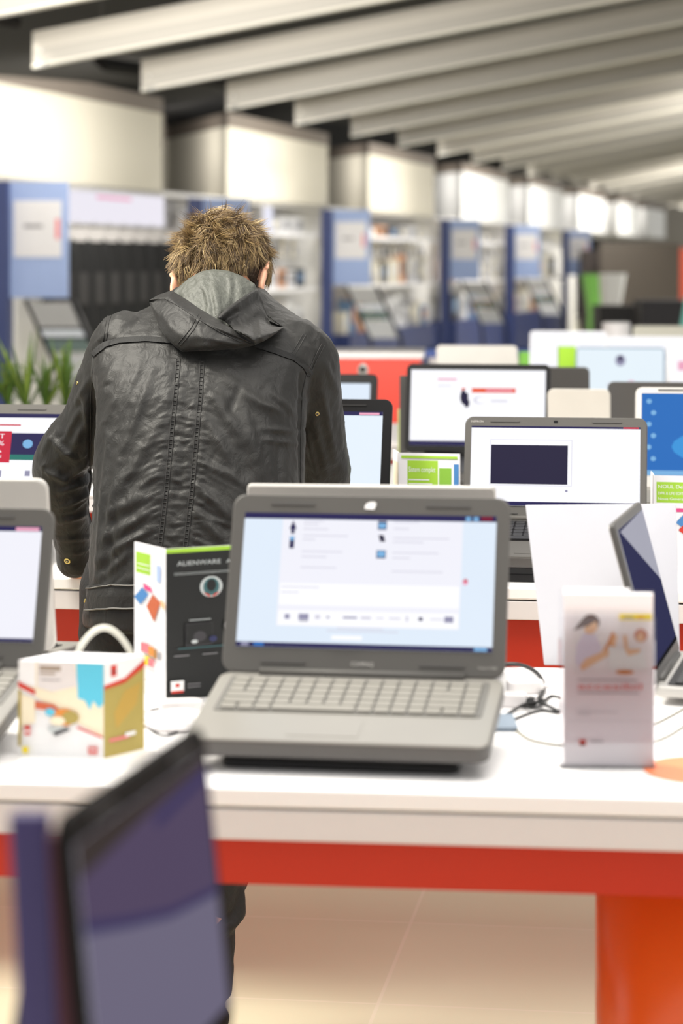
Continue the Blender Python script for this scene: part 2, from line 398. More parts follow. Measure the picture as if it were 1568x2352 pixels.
# front grey laptop
cA = [('r', 0, 0, 1, 1, E_PB), ('r', .0, .955, 1, 1, E_NAVY), ('r', 0, 0, 1, .035, E_NAVY), ('r', .02, .005, .05, .03, E_G2), ('r', .07, .005, .11, .03, E_BLUE),
      ('r', .93, .005, .98, .03, E_LB), ('r', .88, .96, .9, .99, E_LB), ('r', .91, .96, .93, .99, E_LB), ('r', .94, .96, .985, .995, em('screen_crimson', (120, 20, 50))),
      ('r', .155, .155, .87, .95, E_LAV), ('r', .16, .31, .865, .47, E_W), ('r', .16, .16, .865, .27, E_W),
      ('p', [(.19, .84), (.205, .84), (.205, .875), (.212, .875), (.1975, .94), (.183, .875), (.19, .875)], E_NAVY), ('r', .187, .73, .206, .82, E_NAVY), ('r', .188, .79, .205, .82, E_LB),
      ('r', .535, .88, .57, .945, E_NAVY), ('r', .538, .89, .567, .93, E_LB), ('p', [(.54, .84), (.56, .84), (.568, .79), (.547, .79)], E_DARK),
      ('r', .535, .665, .572, .725, E_NAVY), ('r', .538, .675, .569, .72, E_LB), ('e', .888, .5, .011, .022, E_PK), ('e', .889, .512, .008, .012, E_RED)]
for yy, wd in ((.93, .08), (.905, .06), (.87, .1), (.82, .18), (.79, .05), (.7, .16), (.66, .1), (.58, .14)): cA.append(('r', .24, yy, .24+wd, yy+.008, E_G))
for yy, wd in ((.93, .1), (.88, .06), (.81, .22), (.78, .12), (.7, .18), (.66, .07), (.56, .2)): cA.append(('r', .6, yy, .6+wd, yy+.008, E_G))
cA += [('r', .17, .43, .32, .438, E_G), ('r', .17, .39, .24, .398, E_G)]
for xx, wd, c_, hh in ((.19, .02, E_G2, .035), (.245, .04, E_G2, .045), (.31, .02, E_G, .03), (.355, .012, E_G2, .015), (.42, .055, E_G2, .015), (.49, .04, E_G, .02), (.55, .03, E_G, .01),
                   (.6, .045, E_G, .012), (.665, .01, E_G, .04), (.715, .016, E_NAVY, .025), (.76, .05, E_G, .01), (.815, .035, E_G2, .045)):
    cA.append(('r', xx, .215-hh/2, xx+wd, .215+hh/2, c_))
cA += [('r', .25, .178, .285, .184, E_NAVY), ('r', .36, .11, .64, .118, E_G), ('r', .4, .13, .58, .137, E_G), ('r', .38, .05, .5, .08, E_W)]
yawA = -math.atan(.114)
Wd = .381; yawA = -R(9)
locA = Vector(((768-XC)/F*2.955, 2.955, TZ))
WHT = mat('white_emblem', (250, 250, 250), .3)
laptop('grey laptop in the middle of the front table with an open web page', Wd, .238, .245, R(10.5), R(21), .019, locA, yawA, GREY, content=cA, emblem=WHT, cam_=False,
       logo=[('COMPAQ', -.015, .0115, .0052, .03), ('Presario CQ58', .155, .0115, .003, .024)], bt=.026, bb=.034, bs=.018)
stand('black sloping stand under the grey laptop on the front table', .30, .238, R(10.5), .019, locA, yawA, .03)
# blue sticker on its palm rest
# laptop B at the left edge
top_laptop('dark grey laptop cut by the left edge of the front table', -520, 132, 1163, 3.33, R(-8), a=R(10), b=R(18), col=GREY, content=[('r', 0, .955, 1, 1, E_NAVY), ('r', .9, .96, .99, .99, E_PK), ('r', 0, 0, 1, .03, E_NAVY), ('r', 0, .03, 1, .955, E_LAV)],
           st='black sloping stand at the left edge of the front table', bt=.026, bb=.034, cam_=False)
# two laptops of the back row of the front table, turned away: silver lid backs
top_laptop('silver laptop turned away behind the grey laptop of the front table', 567, 1137, 1112, 3.47, PI-.114, rad=.007, d=.2, a=R(5), b=R(12), h0=.01, col=SILV, keys=KEYB, lidback=mat('lid_metal_grey', (150, 147, 143), .4), cam_=False)
top_laptop('silver laptop turned away behind the laptop at the left edge', -440, 116, 1094, 3.56, PI-.114, d=.2, a=R(5), b=R(12), h0=.01, col=SILV, keys=KEYB, lidback=SILV, cam_=False)

# laptop C: seen from its side, at the right
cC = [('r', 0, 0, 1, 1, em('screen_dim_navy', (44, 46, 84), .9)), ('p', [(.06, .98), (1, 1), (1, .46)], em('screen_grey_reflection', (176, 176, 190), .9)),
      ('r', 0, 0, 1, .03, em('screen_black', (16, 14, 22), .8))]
hv = Vector((.083, .34)).normalized(); thC = math.atan2(hv.y, hv.x)
cen = Vector((.446, 3.42))+hv*.165
dC = .235
locC = Vector((cen.x, cen.y, TZ))-Vector((-math.sin(thC), math.cos(thC), 0))*(dC*math.cos(R(1.5)))
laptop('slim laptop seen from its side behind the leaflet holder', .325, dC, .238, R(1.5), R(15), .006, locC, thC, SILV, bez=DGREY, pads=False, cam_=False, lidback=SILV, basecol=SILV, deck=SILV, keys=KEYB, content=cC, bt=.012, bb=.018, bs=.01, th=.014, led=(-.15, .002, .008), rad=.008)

# laptop N: big blurred one at the bottom left
NP = em('screen_violet', (88, 74, 104), .8); NG = em('screen_grey_violet', (118, 112, 136), .8); NL = em('screen_indigo', (58, 52, 98), .8)
cN = [('r', 0, 0, 1, 1, NG), ('p', [(0, .70), (.3, .60), (.6, .51), (1, .44), (1, 1), (0, 1)], NP), ('p', [(0, .70), (.3, .60), (.6, .51), (1, .44), (1, .47), (.6, .54), (.3, .635), (0, .74)], NL),
      ('p', [(0, .88), (.5, .93), (1, .96), (1, 1), (0, 1)], em('screen_dark_brown', (62, 52, 50), .8)), ('p', [(.55, .86), (1, .9), (1, .94), (.55, .9)], NL)]  # last indigo patch is a screen reflection painted near the upper right
hv = Vector((.069, .303)); thN = math.atan2(hv.y, hv.x); tp = Vector((-.1435, 1.70, 1.14))
h0, a, b, d = .012, R(3), R(6), .22
DMAR = mat('dark_maroon_plastic', (66, 44, 48), .3)
hz = h0+(d-.004)*math.sin(a)+.02; lidN = (tp.z-TZ-hz)/math.cos(b); ly = (d-.004)*math.cos(a)+lidN*math.sin(b)
locN = Vector((tp.x, tp.y, TZ))-Vector((-math.sin(thN), math.cos(thN), 0))*ly
laptop('large blurred dark laptop with violet screen at the bottom left', .325, d, lidN, a, b, h0, locN, thN, BLACK, bez=mat('dark_brown_black', (14, 11, 10), .7, spec=.1), keys=KEYB, deck=BLACK, content=cN, bt=.02, bb=.02, bs=.012, cam_=False, th=.018)

# table the person leans on
cD = [('r', 0, 0, 1, 1, E_W), ('r', 0, .955, 1, 1, E_NAVY), ('r', .36, .45, .70, .80, E_RED), ('r', .70, .48, .93, .78, E_NAVY), ('r', .70, .48, .93, .54, E_TEAL), ('e', .80, .66, .03, .05, E_LB),
      ('t', 'DISCOUNT', .40, .72, .05, E_W, .26), ('t', 'pana la 49%', .40, .64, .05, E_W, .26), ('t', 'pana la', .5, .56, .035, E_W, .15), ('t', '4799 lei', .5, .50, .035, E_W, .15),
      ('r', .6, .86, .75, .875, E_RED), ('r', .4, .25, .45, .38, E_NAVY), ('r', .62, .28, .66, .36, E_G2), ('r', .8, .3, .83, .36, E_G2)]
top_laptop('grey laptop left of the person showing a red discount banner', -255, 170, 927, 5.25, -.16, a=R(9), b=R(18), h0=.022, col=GREY, content=cD, st='black sloping stand left of the leaning person', bt=.022, bb=.03)
cE = [('r', 0, 0, 1, 1, em('screen_soft_blue', (232, 243, 254))), ('r', 0, .96, 1, 1, E_NAVY), ('r', .86, .965, .98, .99, E_PK), ('e', .74, .48, .02, .03, E_RED), ('e', .735, .475, .012, .02, E_W), ('r', .18, .1, .7, .95, E_W)]
top_laptop('black laptop the person works on, open at his right', 478, 901, 915, 5.13, -.16, a=R(9), b=R(16), h0=.022, d=.25, col=GLOSSB, bez=GLOSSB, keys=KEYB, deck=BLACK, content=cE, st='black sloping stand under the black laptop beside the person', bt=.028, bb=.03, bs=.02, cam_=False)
cF = [('r', 0, 0, 1, 1, E_W), ('r', 0, .975, 1, 1, E_NAVY), ('r', .9, .978, .99, .998, E_RED), ('r', .115, .25, .60, .83, E_G), ('r', .118, .255, .597, .825, E_W), ('r', .12, .27, .575, .76, E_DARK), ('r', 0, 0, 1, .05, E_NAVY),
      ('e', .57, .19, .008, .015, E_G2)]
top_laptop('grey laptop on the second table showing a dark window on white', 1070, 1482, 958, 4.99, -.16, a=R(12), b=R(14), h0=.03, col=GREY, keys=KEYB, deck=GREY, content=cF,
           st='black sloping stand under the laptop with the dark window', logo=[('INSPIRON', -.177, .2, .0045, .026)], bt=.02, bb=.026, bs=.014)
cJ = [('r', 0, 0, 1, 1, E_BLUE), ('e', .5, .35, .3, .2, em('screen_azure', (60, 150, 220))), ('t', 'Your', .28, .66, .1, E_W, .18), ('r', 0, 0, 1, .06, E_LB)]
for k in range(6): cJ.append(('e', .05+.03*(k % 2), .9-.14*k, .018, .03, E_LB))
top_laptop('silver laptop with a blue desktop cut by the right edge', 1462, 1830, 890, 5.85, -.16, a=R(10), b=R(15), h0=.02, z=.865, col=SILV, keys=KEYG, deck=SILV, content=cJ, bt=.016, bb=.03, bs=.016, cam_=False)

# third table
cH = [('r', 0, 0, 1, 1, E_W), ('r', .38, .70, .78, .76, E_OR), ('r', .2, .86, .34, .885, E_PK), ('r', 0, 0, 1, .06, E_NAVY), ('e', .40, .64, .03, .1, E_DARK), ('e', .43, .73, .028, .04, E_W), ('e', .42, .56, .02, .06, E_DARK),
      ('e', .52, .60, .05, .05, E_G), ('e', .53, .60, .042, .042, E_W), ('r', .6, .58, .72, .6, E_G), ('r', .2, .78, .3, .79, E_G), ('r', .56, .72, .76, .74, E_PK)]
top_laptop('wide black-framed laptop with a web page banner, third table', 935, 1262, 836, 7.0, -.16, a=R(8), b=R(12), h0=.02, col=GLOSSB, bez=GLOSSB, keys=KEYB, deck=BLACK, content=cH, detail=False, bt=.018, bb=.022, bs=.014, cam_=False)
top_laptop('small black-framed laptop right of the person on the third table', 640, 867, 858, 7.3, -.16, a=R(8), b=R(12), h0=.02, col=GLOSSB, bez=GLOSSB, keys=KEYB, deck=BLACK, content=[('r', 0, 0, 1, 1, E_PB), ('p', [(.7, 0), (.92, .12), (.9, .3), (.75, .2)], E_NAVY)], detail=False, bt=.03, bb=.02, bs=.022, cam_=False)
top_laptop('dark grey laptop turned away beside the wide black-framed laptop', 1165, 1352, 842, 7.75, PI-.16, d=.2, a=R(4), b=R(10), h0=.01, col=DGREY, keys=KEYB, detail=False, cam_=False)
top_laptop('dark grey laptop turned away behind the blue desktop laptop', 1398, 1720, 877, 6.75, PI-.16, d=.2, a=R(4), b=R(10), h0=.01, col=DGREY, keys=KEYB, detail=False, cam_=False)
top_laptop('pale cream laptop turned away behind the grey laptop with dark window', 1258, 1400, 893, 6.65, PI-.16, d=.2, a=R(2), b=R(6), h0=.002, col=mat('cream_plastic', (206, 202, 194), .45), keys=KEYB, detail=False, cam_=False)
# fourth and fifth tables
cK = [('r', 0, 0, 1, 1, em('screen_ice', (232, 244, 252))), ('e', .5, .82, .06, .09, E_G2), ('e', .5, .85, .03, .04, E_DARK), ('r', .6, .3, .66, .5, E_PK), ('r', .35, .4, .42, .46, E_G)]
top_laptop('thin-framed laptop with pale screen and round logo, fourth table', 1323, 1526, 797, 8.85, -.16, a=R(6), b=R(12), h0=.01, col=SILV, bez=mat('blue_grey_frame', (120, 140, 160), .4), keys=KEYB, content=cK, detail=False, bt=.008, bb=.02, bs=.008, cam_=False)
top_laptop('white laptop screen cut by the right edge, fourth table', 1534, 1740, 790, 9.12, -.16, a=R(6), b=R(12), h0=.01, col=SILV, keys=KEYB, content=[('r', .1, .6, .3, .75, E_PK), ('r', .1, .3, .6, .32, E_G)], detail=False, bt=.008, bb=.02, bs=.008, cam_=False)
top_laptop('white laptop turned away left of the bright white screen', 1002, 1187, 793, 9.25, PI-.16, d=.2, a=R(4), b=R(10), h0=.01, col=mat('white_plastic', (204, 200, 194), .5), keys=KEYB, detail=False, cam_=False)
top_laptop('bright white laptop screen beside the green box, fifth table', 1218, 1392, 760, 11.0, -.16, a=R(6), b=R(12), h0=.01, col=WHITE, bez=WHITE, keys=KEYG, content=[('r', 0, 0, 1, 1, E_W)], detail=False, bt=.006, bb=.02, bs=.006, cam_=False)
top_laptop('white laptop screen behind the thin-framed one, fifth table', 1394, 1590, 772, 11.2, -.16, a=R(6), b=R(12), h0=.01, col=WHITE, bez=WHITE, keys=KEYG, content=[('r', 0, 0, 1, 1, E_W), ('r', .4, .5, .8, .56, E_G)], detail=False, bt=.006, bb=.02, bs=.006, cam_=False)
top_laptop('beige laptop turned away at the far right of the fifth table', 1455, 1640, 748, 11.45, PI-.16, d=.2, a=R(4), b=R(8), h0=.01, col=mat('beige_plastic', (206, 204, 190), .5), keys=KEYB, detail=False, cam_=False)

# ---------------------------------------------------------------- brochures and boxes
def folded(label, c, l, r, h, front, side, zt=TZ, name='folded_brochure', topm=None, cat='brochure', lean=0.):
    """standing folded card: spine c, left panel edge l, right panel edge r (xy points)"""
    root = thing(name, label, cat, (c[0], c[1], zt))
    def panel(q, dec, nm, left):
        m = MB(); d = Vector((q[0]-c[0], q[1]-c[1], 0)); n = Vector((d.y, -d.x, 0)).normalized()
        if n.y > 0: n = -n
        t = n*-.0022; A = Vector((0, 0, 0)); B = d; up = Vector((0, 0, h))
        vs = [A, B, B+up, A+up, A+t, B+t, B+up+t, A+up+t]
        m.add(vs, [(0, 1, 2, 3), (5, 4, 7, 6), (0, 4, 5, 1), (3, 2, 6, 7), (1, 5, 6, 2), (0, 3, 7, 4)], PAPER)
        if left: m.decor(B, A-B, up, dec)
        else: m.decor(A, B-A, up, dec)
        m.build(nm, root)
    panel(l, side, 'side_panel', True); panel(r, front, 'front_panel', False)
    return root
alien = [('r', 0, 0, 1, 1, I_BLK), ('r', 0, .972, 1, 1, I_GRN), ('t', 'ALIENWARE', .10, .885, .03, I_SIL, .40), ('t', 'ALL-IN-ONE', .55, .885, .026, I_SIL, .34), ('r', .07, .825, .75, .838, I_SIL), ('r', .07, .828, .75, .835, I_BLK),
         ('e', .41, .735, .105, .07, I_SIL), ('e', .41, .735, .075, .058, I_TEAL), ('e', .41, .745, .045, .04, I_BLK), ('p', [(.33, .70), (.40, .665), (.39, .685)], I_RED), ('p', [(.49, .70), (.42, .665), (.43, .685)], I_RED),
         ('r', .17, .35, .42, .50, INKD), ('r', .175, .36, .415, .495, I_BLK), ('e', .3, .41, .06, .035, INKD), ('r', .1, .335, .6, .342, I_TEAL), ('e', .62, .47, .1, .06, INK), ('r', .2, .52, .4, .525, I_SIL),
         ('e', .25, .38, .03, .012, I_SIL), ('e', .42, .39, .035, .02, I_NAVY), ('r', .06, .29, .2, .295, INK), ('r', .32, .29, .46, .295, INK), ('r', .03, .06, .15, .13, I_WHITE), ('r', .035, .05, .145, .065, I_RED), ('e', .09, .1, .02, .012, I_RED),
         ('r', .18, .08, .3, .084, INK), ('r', .18, .1, .3, .104, INK)]
side = [('r', .06, .80, .52, .94, I_GRN), ('r', .1, .86, .5, .866, I_WHITE), ('r', .1, .83, .5, .836, I_WHITE), ('r', .72, .77, .86, .88, mat('ink_pale_blue', (170, 190, 226), .6)), ('p', [(.3, .74), (.55, .72), (.6, .69), (.35, .70)], I_MAG),
        ('p', [(.02, .63), (.28, .71), (.48, .67), (.22, .59)], I_BLUE), ('p', [(.42, .59), (.62, .68), (.86, .64), (.66, .50)], mat('ink_rust', (190, 96, 60), .6)), ('p', [(.86, .66), (1, .64), (1, .6), (.86, .62)], I_SKIN),
        ('r', .25, .28, .5, .34, I_PINK), ('r', .5, .27, .66, .33, I_ORG), ('r', .66, .26, .76, .32, I_BRN), ('r', .8, .26, .9, .31, INK), ('r', .3, .2, .55, .26, I_YEL), ('r', .5, .2, .68, .25, I_PINK), ('r', .4, .1, .7, .104, INK)]
cB = P(381, 1262, 3.458)
folded('tall folded brochure with black front beside the grey laptop', (cB.x, 3.458), (-.307, 3.55), (-.10, 3.54), .219, alien, side)
# small green and white brochure on table two
gb = [('r', .14, .62, .64, .93, I_GRN), ('r', .66, .6, .86, .86, mat('ink_green_dark', (130, 180, 60), .6)), ('r', .9, .66, .98, .9, I_BLUE), ('t', 'Sistem complet', .16, .82, .05, I_WHITE, .44), ('r', .16, .74, .5, .75, I_WHITE), ('r', .16, .7, .55, .71, I_WHITE),
      ('r', .04, .95, .96, .975, I_GRN), ('p', [(.22, .50), (.26, .56), (.6, .56), (.64, .50), (.62, .3), (.2, .3)], mat('ink_deep_red', (170, 26, 26), .5)), ('p', [(.74, .48), (.78, .54), (.96, .52), (.98, .44)], I_MAG), ('e', .9, .57, .06, .04, I_SIL)]
gs = [('r', .1, .6, .9, .9, I_CREAM), ('e', .5, .5, .3, .06, I_BRN)]
c = P(916, 1040, 5.15); r_ = P(1056, 1040, 5.12); l = P(902, 1040, 5.25)
folded('white folded brochure with green labels between two laptops', (c.x, c.y), (l.x, l.y), (r_.x, r_.y), c.z-TZ, gb, gs)
c = P(1503, 1092, 5.0); r_ = P(1640, 1092, 4.97); l = P(1496, 1092, 5.1)
g2 = [('r', .03, .7, .7, .93, I_GRN), ('t', 'NOUL Dell', .06, .86, .04, I_WHITE, .45), ('t', 'DPR & LFE EDITED', .06, .79, .03, I_WHITE, .5), ('t', 'Noua Generatie', .06, .73, .03, I_WHITE, .5), ('r', .35, .6, .9, .64, I_MAG), ('p', [(.35, .48), (.5, .58), (.7, .55), (.5, .42)], I_BLUE),
      ('p', [(.4, .4), (.55, .5), (.75, .4), (.6, .3)], I_RED)]
folded('white folded brochure with a green label at the right edge', (c.x, c.y), (l.x, l.y), (r_.x, r_.y), c.z-TZ, g2, gs)
# big white board behind the leaflet holder
m = MB(); A = OnZ(1250, 1531, TZ); A.y = 3.70; A = Vector(((1250-XC)/F*3.765, 3.765, TZ)); B = Vector(((1562-XC)/F*3.75, 3.75, TZ)); D = P(1207, 1161, 3.85); E_ = P(1552, 1158, 3.83)
n = Vector((0, .006, 0)); m.add([A, B, E_, D, A+n, B+n, E_+n, D+n], [(0, 1, 2, 3), (7, 6, 5, 4), (0, 4, 5, 1), (1, 5, 6, 2), (2, 6, 7, 3), (3, 7, 4, 0)], mat('board_white', (192, 192, 199), .5, var=.015))
tag(m.build('white_board', bev=.0008), 'plain white card board leaning behind the side-on laptop', 'board')
# carton with cyan and gold print
root = thing('printed_carton', 'small white carton with cyan and gold print on the front table', 'box', (-.3036, 3.058, TZ))
m = MB(); O = Vector((0, 0, 0)); Lf = Vector((-.415+.3036, .022, 0)); Rt = Vector((.047, .063, 0)); up = Vector((0, 0, .122))
vs = [O, Rt, Rt+Lf, Lf]; m.add(vs+[v+up for v in vs], [(3, 2, 1, 0), (4, 5, 6, 7), (0, 1, 5, 4), (1, 2, 6, 5), (2, 3, 7, 6), (3, 0, 4, 7)], PAPER)
m.build('carton_body', root)
m = MB()
m.decor(Lf, O-Lf, up, [('r', 0, 0, 1, 1, I_WHITE), ('p', [(0, .76), (.2, .68), (.2, .62), (.6, .40), (1, .22), (1, .62), (1, .99), (.2, .99), (.2, .72)], I_CREAM), ('p', [(.68, .99), (1, .99), (1, .58), (.95, .52), (.88, .6), (.84, .5), (.78, .6), (.7, .62)], I_CYAN),
    ('p', [(.22, .99), (.66, .99), (.7, .75), (.4, .68), (.22, .72)], mat('ink_mist', (222, 216, 214), .6)), ('r', .25, .9, .5, .95, mat('ink_taupe', (160, 144, 128), .6)), ('r', .25, .86, .44, .88, mat('ink_taupe', (160, 144, 128), .6)), ('r', .27, .8, .5, .81, INK),
    ('p', [(0, .78), (.2, .69), (.2, .64), (0, .72)], I_RED), ('p', [(0, .66), (.2, .6), (.2, .35), (0, .3)], I_CREAM), ('p', [(0, .1), (.04, .1), (.04, .68), (0, .7)], I_GOLD), ('p', [(.2, .58), (.42, .55), (.6, .42), (.55, .38), (.38, .48), (.2, .5)], mat('ink_terracotta', (204, 100, 66), .6)),
    ('e', .55, .42, .14, .09, I_ORG), ('e', .62, .42, .1, .07, I_GOLD), ('e', .38, .47, .06, .04, I_CYAN), ('e', .47, .38, .09, .05, I_CREAM), ('p', [(.34, .30), (.5, .33), (.62, .3), (.42, .23)], I_SIL), ('p', [(.42, .26), (.58, .31), (.62, .29), (.44, .22)], INKD),
    ('p', [(.7, .31), (1, .215), (1, .235), (.7, .335)], I_RED), ('r', .08, .22, .15, .32, I_RED), ('r', .09, .25, .14, .275, I_WHITE), ('r', .83, .05, .94, .125, I_RED), ('r', .84, .085, .93, .1, I_WHITE), ('r', .06, .03, .13, .1, I_YEL)])
m.build('front_print', root)
m = MB()
m.decor(O, Rt, up, [('r', 0, 0, 1, 1, I_GOLD), ('p', [(.3, .28), (.8, .5), (.9, .72), (.5, .66), (.25, .45)], mat('ink_amber', (186, 152, 70), .6)), ('p', [(0, .76), (.5, .8), (1, .96), (1, 1), (0, 1)], I_WHITE), ('p', [(0, .72), (.5, .75), (1, .88), (1, .96), (.5, .8), (0, .76)], I_RED), ('r', .16, .84, .3, .96, I_RED), ('r', .18, .88, .28, .9, I_BLK),
    ('r', .12, .16, .6, .19, I_PINK), ('r', .5, .18, .75, .22, I_WHITE)])
m.build('side_print', root)
# clear plastic loop behind the carton
PLAST = mat('clear_plastic', (214, 212, 200), .3, var=.03)
m = MB(); pts = []
for i in range(17):
    t = i/16; x = 178+(300-178)*t; y = 1500-58*math.sin(PI*t)**.8 if 0 < t < 1 else 1500
    p = P(x, y, 3.15+.03*t); pts.append(p)
pts = [Vector((pts[0].x, 3.15, TZ))]+pts+[Vector((pts[-1].x, 3.18, TZ))]
m.tube(pts, .0042, PLAST, 10); tag(m.build('cable_loop'), 'pale plastic loop standing up behind the printed carton', 'cable')
# leaflet holder
lf = P(1290, 1765, 3.0); root = thing('leaflet_holder', 'clear acrylic leaflet holder with a leaflet of a woman and child', 'leaflet holder', (lf.x, 3.0, TZ), R(-3))
ACR = bpy.data.materials.new('acrylic'); ACR.use_nodes = True; nt = ACR.node_tree; nt.nodes.remove(nt.nodes['Principled BSDF'])
tb = nt.nodes.new('ShaderNodeBsdfTransparent'); gb_ = nt.nodes.new('ShaderNodeBsdfGlossy'); gb_.inputs['Roughness'].default_value = .05; ms = nt.nodes.new('ShaderNodeMixShader'); fr = nt.nodes.new('ShaderNodeFresnel')
tb.inputs[0].default_value = (.97, .97, .98, 1); nt.links.new(fr.outputs[0], ms.inputs[0]); nt.links.new(tb.outputs[0], ms.inputs[1]); nt.links.new(gb_.outputs[0], ms.inputs[2]); nt.links.new(ms.outputs[0], nt.nodes['Material Output'].inputs[0])
m = MB(); wL, hL = .113, .2; m.box((wL/2, -.001, .095), (wL+.006, .002, .19), ACR); m.box((wL/2, .024, .11), (wL+.006, .002, .22), ACR); m.box((wL/2, .0115, .001), (wL+.006, .027, .002), ACR)
m.box((-.002, .0115, .08), (.002, .023, .16), ACR); m.box((wL+.002, .0115, .08), (.002, .023, .16), ACR); m.build('acrylic_pocket', root)
m = MB(); m.box((wL/2+.002, .012, .11), (wL-.002, .014, .216), mat('leaflet_stack', (232, 228, 230), .6)); m.box((wL/2-.012, .02, .112), (wL-.03, .004, .222), PAPER); m.build('leaflet_stack', root)
LP = mat('leaflet_paper', (243, 236, 239), .6, var=.01)
m = MB(); o = Vector((.003, .0046, .004)); U_ = Vector((wL-.002, 0, 0)); V_ = Vector((0, 0, .214))
m.add([o, o+U_, o+U_+V_, o+V_], [(0, 1, 2, 3)], LP)
m.decor(o, U_, V_, [('r', .1, .53, .95, .9, mat('leaflet_picture', (238, 232, 234), .6)), ('p', [(.12, .6), (.14, .7), (.22, .77), (.36, .76), (.42, .68), (.34, .6), (.2, .55)], I_LAV), ('e', .30, .835, .10, .045, mat('ink_hair', (84, 56, 50), .6)),
    ('p', [(.10, .785), (.2, .85), (.28, .86), (.2, .8)], mat('ink_hair', (84, 56, 50), .6)), ('p', [(.22, .80), (.36, .84), (.38, .8), (.32, .765), (.24, .77)], I_SKIN), ('p', [(.18, .58), (.24, .62), (.5, .68), (.55, .76), (.6, .76), (.56, .66), (.3, .58), (.2, .55)], I_SKIN),
    ('p', [(.42, .66), (.52, .69), (.57, .77), (.54, .78), (.48, .71)], I_ORG), ('p', [(.66, .76), (.7, .76), (.72, .68), (.86, .68), (.84, .66), (.72, .64), (.68, .68)], I_SKIN), ('p', [(.68, .7), (.7, .66), (.8, .665), (.74, .64), (.68, .66)], I_ORG), ('e', .86, .76, .075, .04, mat('ink_auburn', (206, 130, 96), .6)), ('p', [(.8, .74), (.86, .78), (.9, .74), (.86, .72)], I_SKIN),
    ('p', [(.5, .7), (.62, .68), (.9, .66), (.92, .56), (.5, .56)], I_WHITE), ('p', [(.66, .76), (.7, .76), (.72, .68), (.86, .68), (.84, .66), (.72, .64), (.68, .68)], I_SKIN), ('e', .68, .545, .1, .012, I_ORG), ('r', .62, .85, .98, .885, I_YEL), ('r', .66, .862, .78, .872, INK), ('r', .82, .862, .9, .872, I_ORG),
    ('r', .15, .497, .82, .503, INK), ('t', 'accesibil', .15, .445, .036, mat('ink_coral', (226, 96, 90), .6), .72), ('r', .15, .42, .84, .426, INK), ('r', .15, .31, .6, .315, mat('ink_light', (196, 190, 194), .6)), ('r', .15, .295, .3, .30, mat('ink_light', (196, 190, 194), .6)), ('r', .02, .26, .98, .262, mat('ink_light', (196, 190, 194), .6)),
    ('r', .17, .115, .24, .15, I_RED), ('r', .185, .115, .225, .13, I_BLK), ('r', .3, .138, .44, .145, INK)])
m.build('leaflet_front', root)
# bottom-left purple folder
VIO = mat('violet_card', (50, 38, 92), .5); MAR = mat('maroon_card', (92, 48, 58), .5)
root = thing('violet_folder', 'blurred violet upright folder left of the dark foreground laptop', 'folder', (-.230, 1.62, TZ))
m = MB(); m.add([(0.018, 0, 0), (.045, 0, 0), (.032, -.01, .262), (.006, -.01, .262), (.018, .02, 0), (.045, .02, 0), (.032, .01, .262), (.006, .01, .262)], [(0, 1, 2, 3), (7, 6, 5, 4), (0, 4, 5, 1), (1, 5, 6, 2), (2, 6, 7, 3), (3, 7, 4, 0)], VIO); m.build('folder_spine', root, .002)
m = MB(); m.add([(.045, 0, 0), (.068, 0.004, 0), (.05, -.004, .235), (.032, -.01, .25), (.045, .02, 0), (.068, .02, 0), (.05, .012, .235), (.032, .01, .25)], [(0, 1, 2, 3), (7, 6, 5, 4), (0, 4, 5, 1), (1, 5, 6, 2), (2, 6, 7, 3), (3, 7, 4, 0)], MAR); m.build('inner_sheet', root, .002)
m = MB(); m.prism([(0, 0), (.03, 0), (.024, .16)], -.012, .012, mat('navy_foot', (26, 24, 52), .6), Matrix.Translation((-.012, .035, 0)) @ Matrix.Rotation(PI/2, 4, 'X')); m.build('easel_foot', root)
# green box on the fourth table
m = MB(); c = P(1304, 797, 9.0); m.box((c.x, 9.05, (TZ+c.z)/2), (.064, .05, c.z-TZ), mat('green_card', (160, 208, 50), .5)); tag(m.build('green_box', bev=.002), 'lime green box between white and thin-framed laptop screens', 'box')
m = MB(); c = P(1203, 808, 9.3); m.box((c.x, 9.3, (TZ+c.z)/2), (.04, .04, c.z-TZ), mat('leaf_green_card', (110, 170, 60), .5)); tag(m.build('green_box', bev=.002), 'small dark green box right of the white laptop turned away', 'box')
m = MB(); c = P(922, 940, 7.3)
m.box((c.x+.004, 7.3, (TZ+c.z)/2), (.03, .05, c.z-TZ), mat('pale_lime_card', (214, 222, 150), .5)); tag(m.build('lime_box', bev=.002), 'narrow pale lime box left of the wide black-framed laptop', 'box')
m = MB(); c = P(926, 862, 7.2); m.prism(rrect(.024, .03, .004, 3, c.x, 7.16), TZ, c.z, DGREY); tag(m.build('speaker_bar'), 'dark grey upright bar at the left side of the wide laptop', 'speaker')
m = MB(); c = P(833, 850, 8.7); m.ell((c.x, 8.7, c.z), (.02, .02, .025), SILV, seg=14, rg=8); m.ell((c.x, 8.683, c.z+.003), (.011, .008, .011), GLOSSB, seg=12, rg=6)
m.tube([(c.x, 8.7, TZ), (c.x, 8.7, c.z)], .006, DGREY); m.prism(rrect(.05, .05, .02, 4, c.x, 8.7), TZ, TZ+.01, DGREY); tag(m.build('webcam'), 'small silver webcam on a foot before the red counter', 'webcam')
m = MB(); c = P(1415, 742, 12.6); m.prism([(c.x+.075*math.cos(a), 12.6+.075*math.sin(a)) for a in [2*PI*i/24 for i in range(24)]], 0, 1.18, WHITE); tag(m.build('white_bin', bev=.01), 'white rounded cylinder standing behind the fifth table', 'bin')

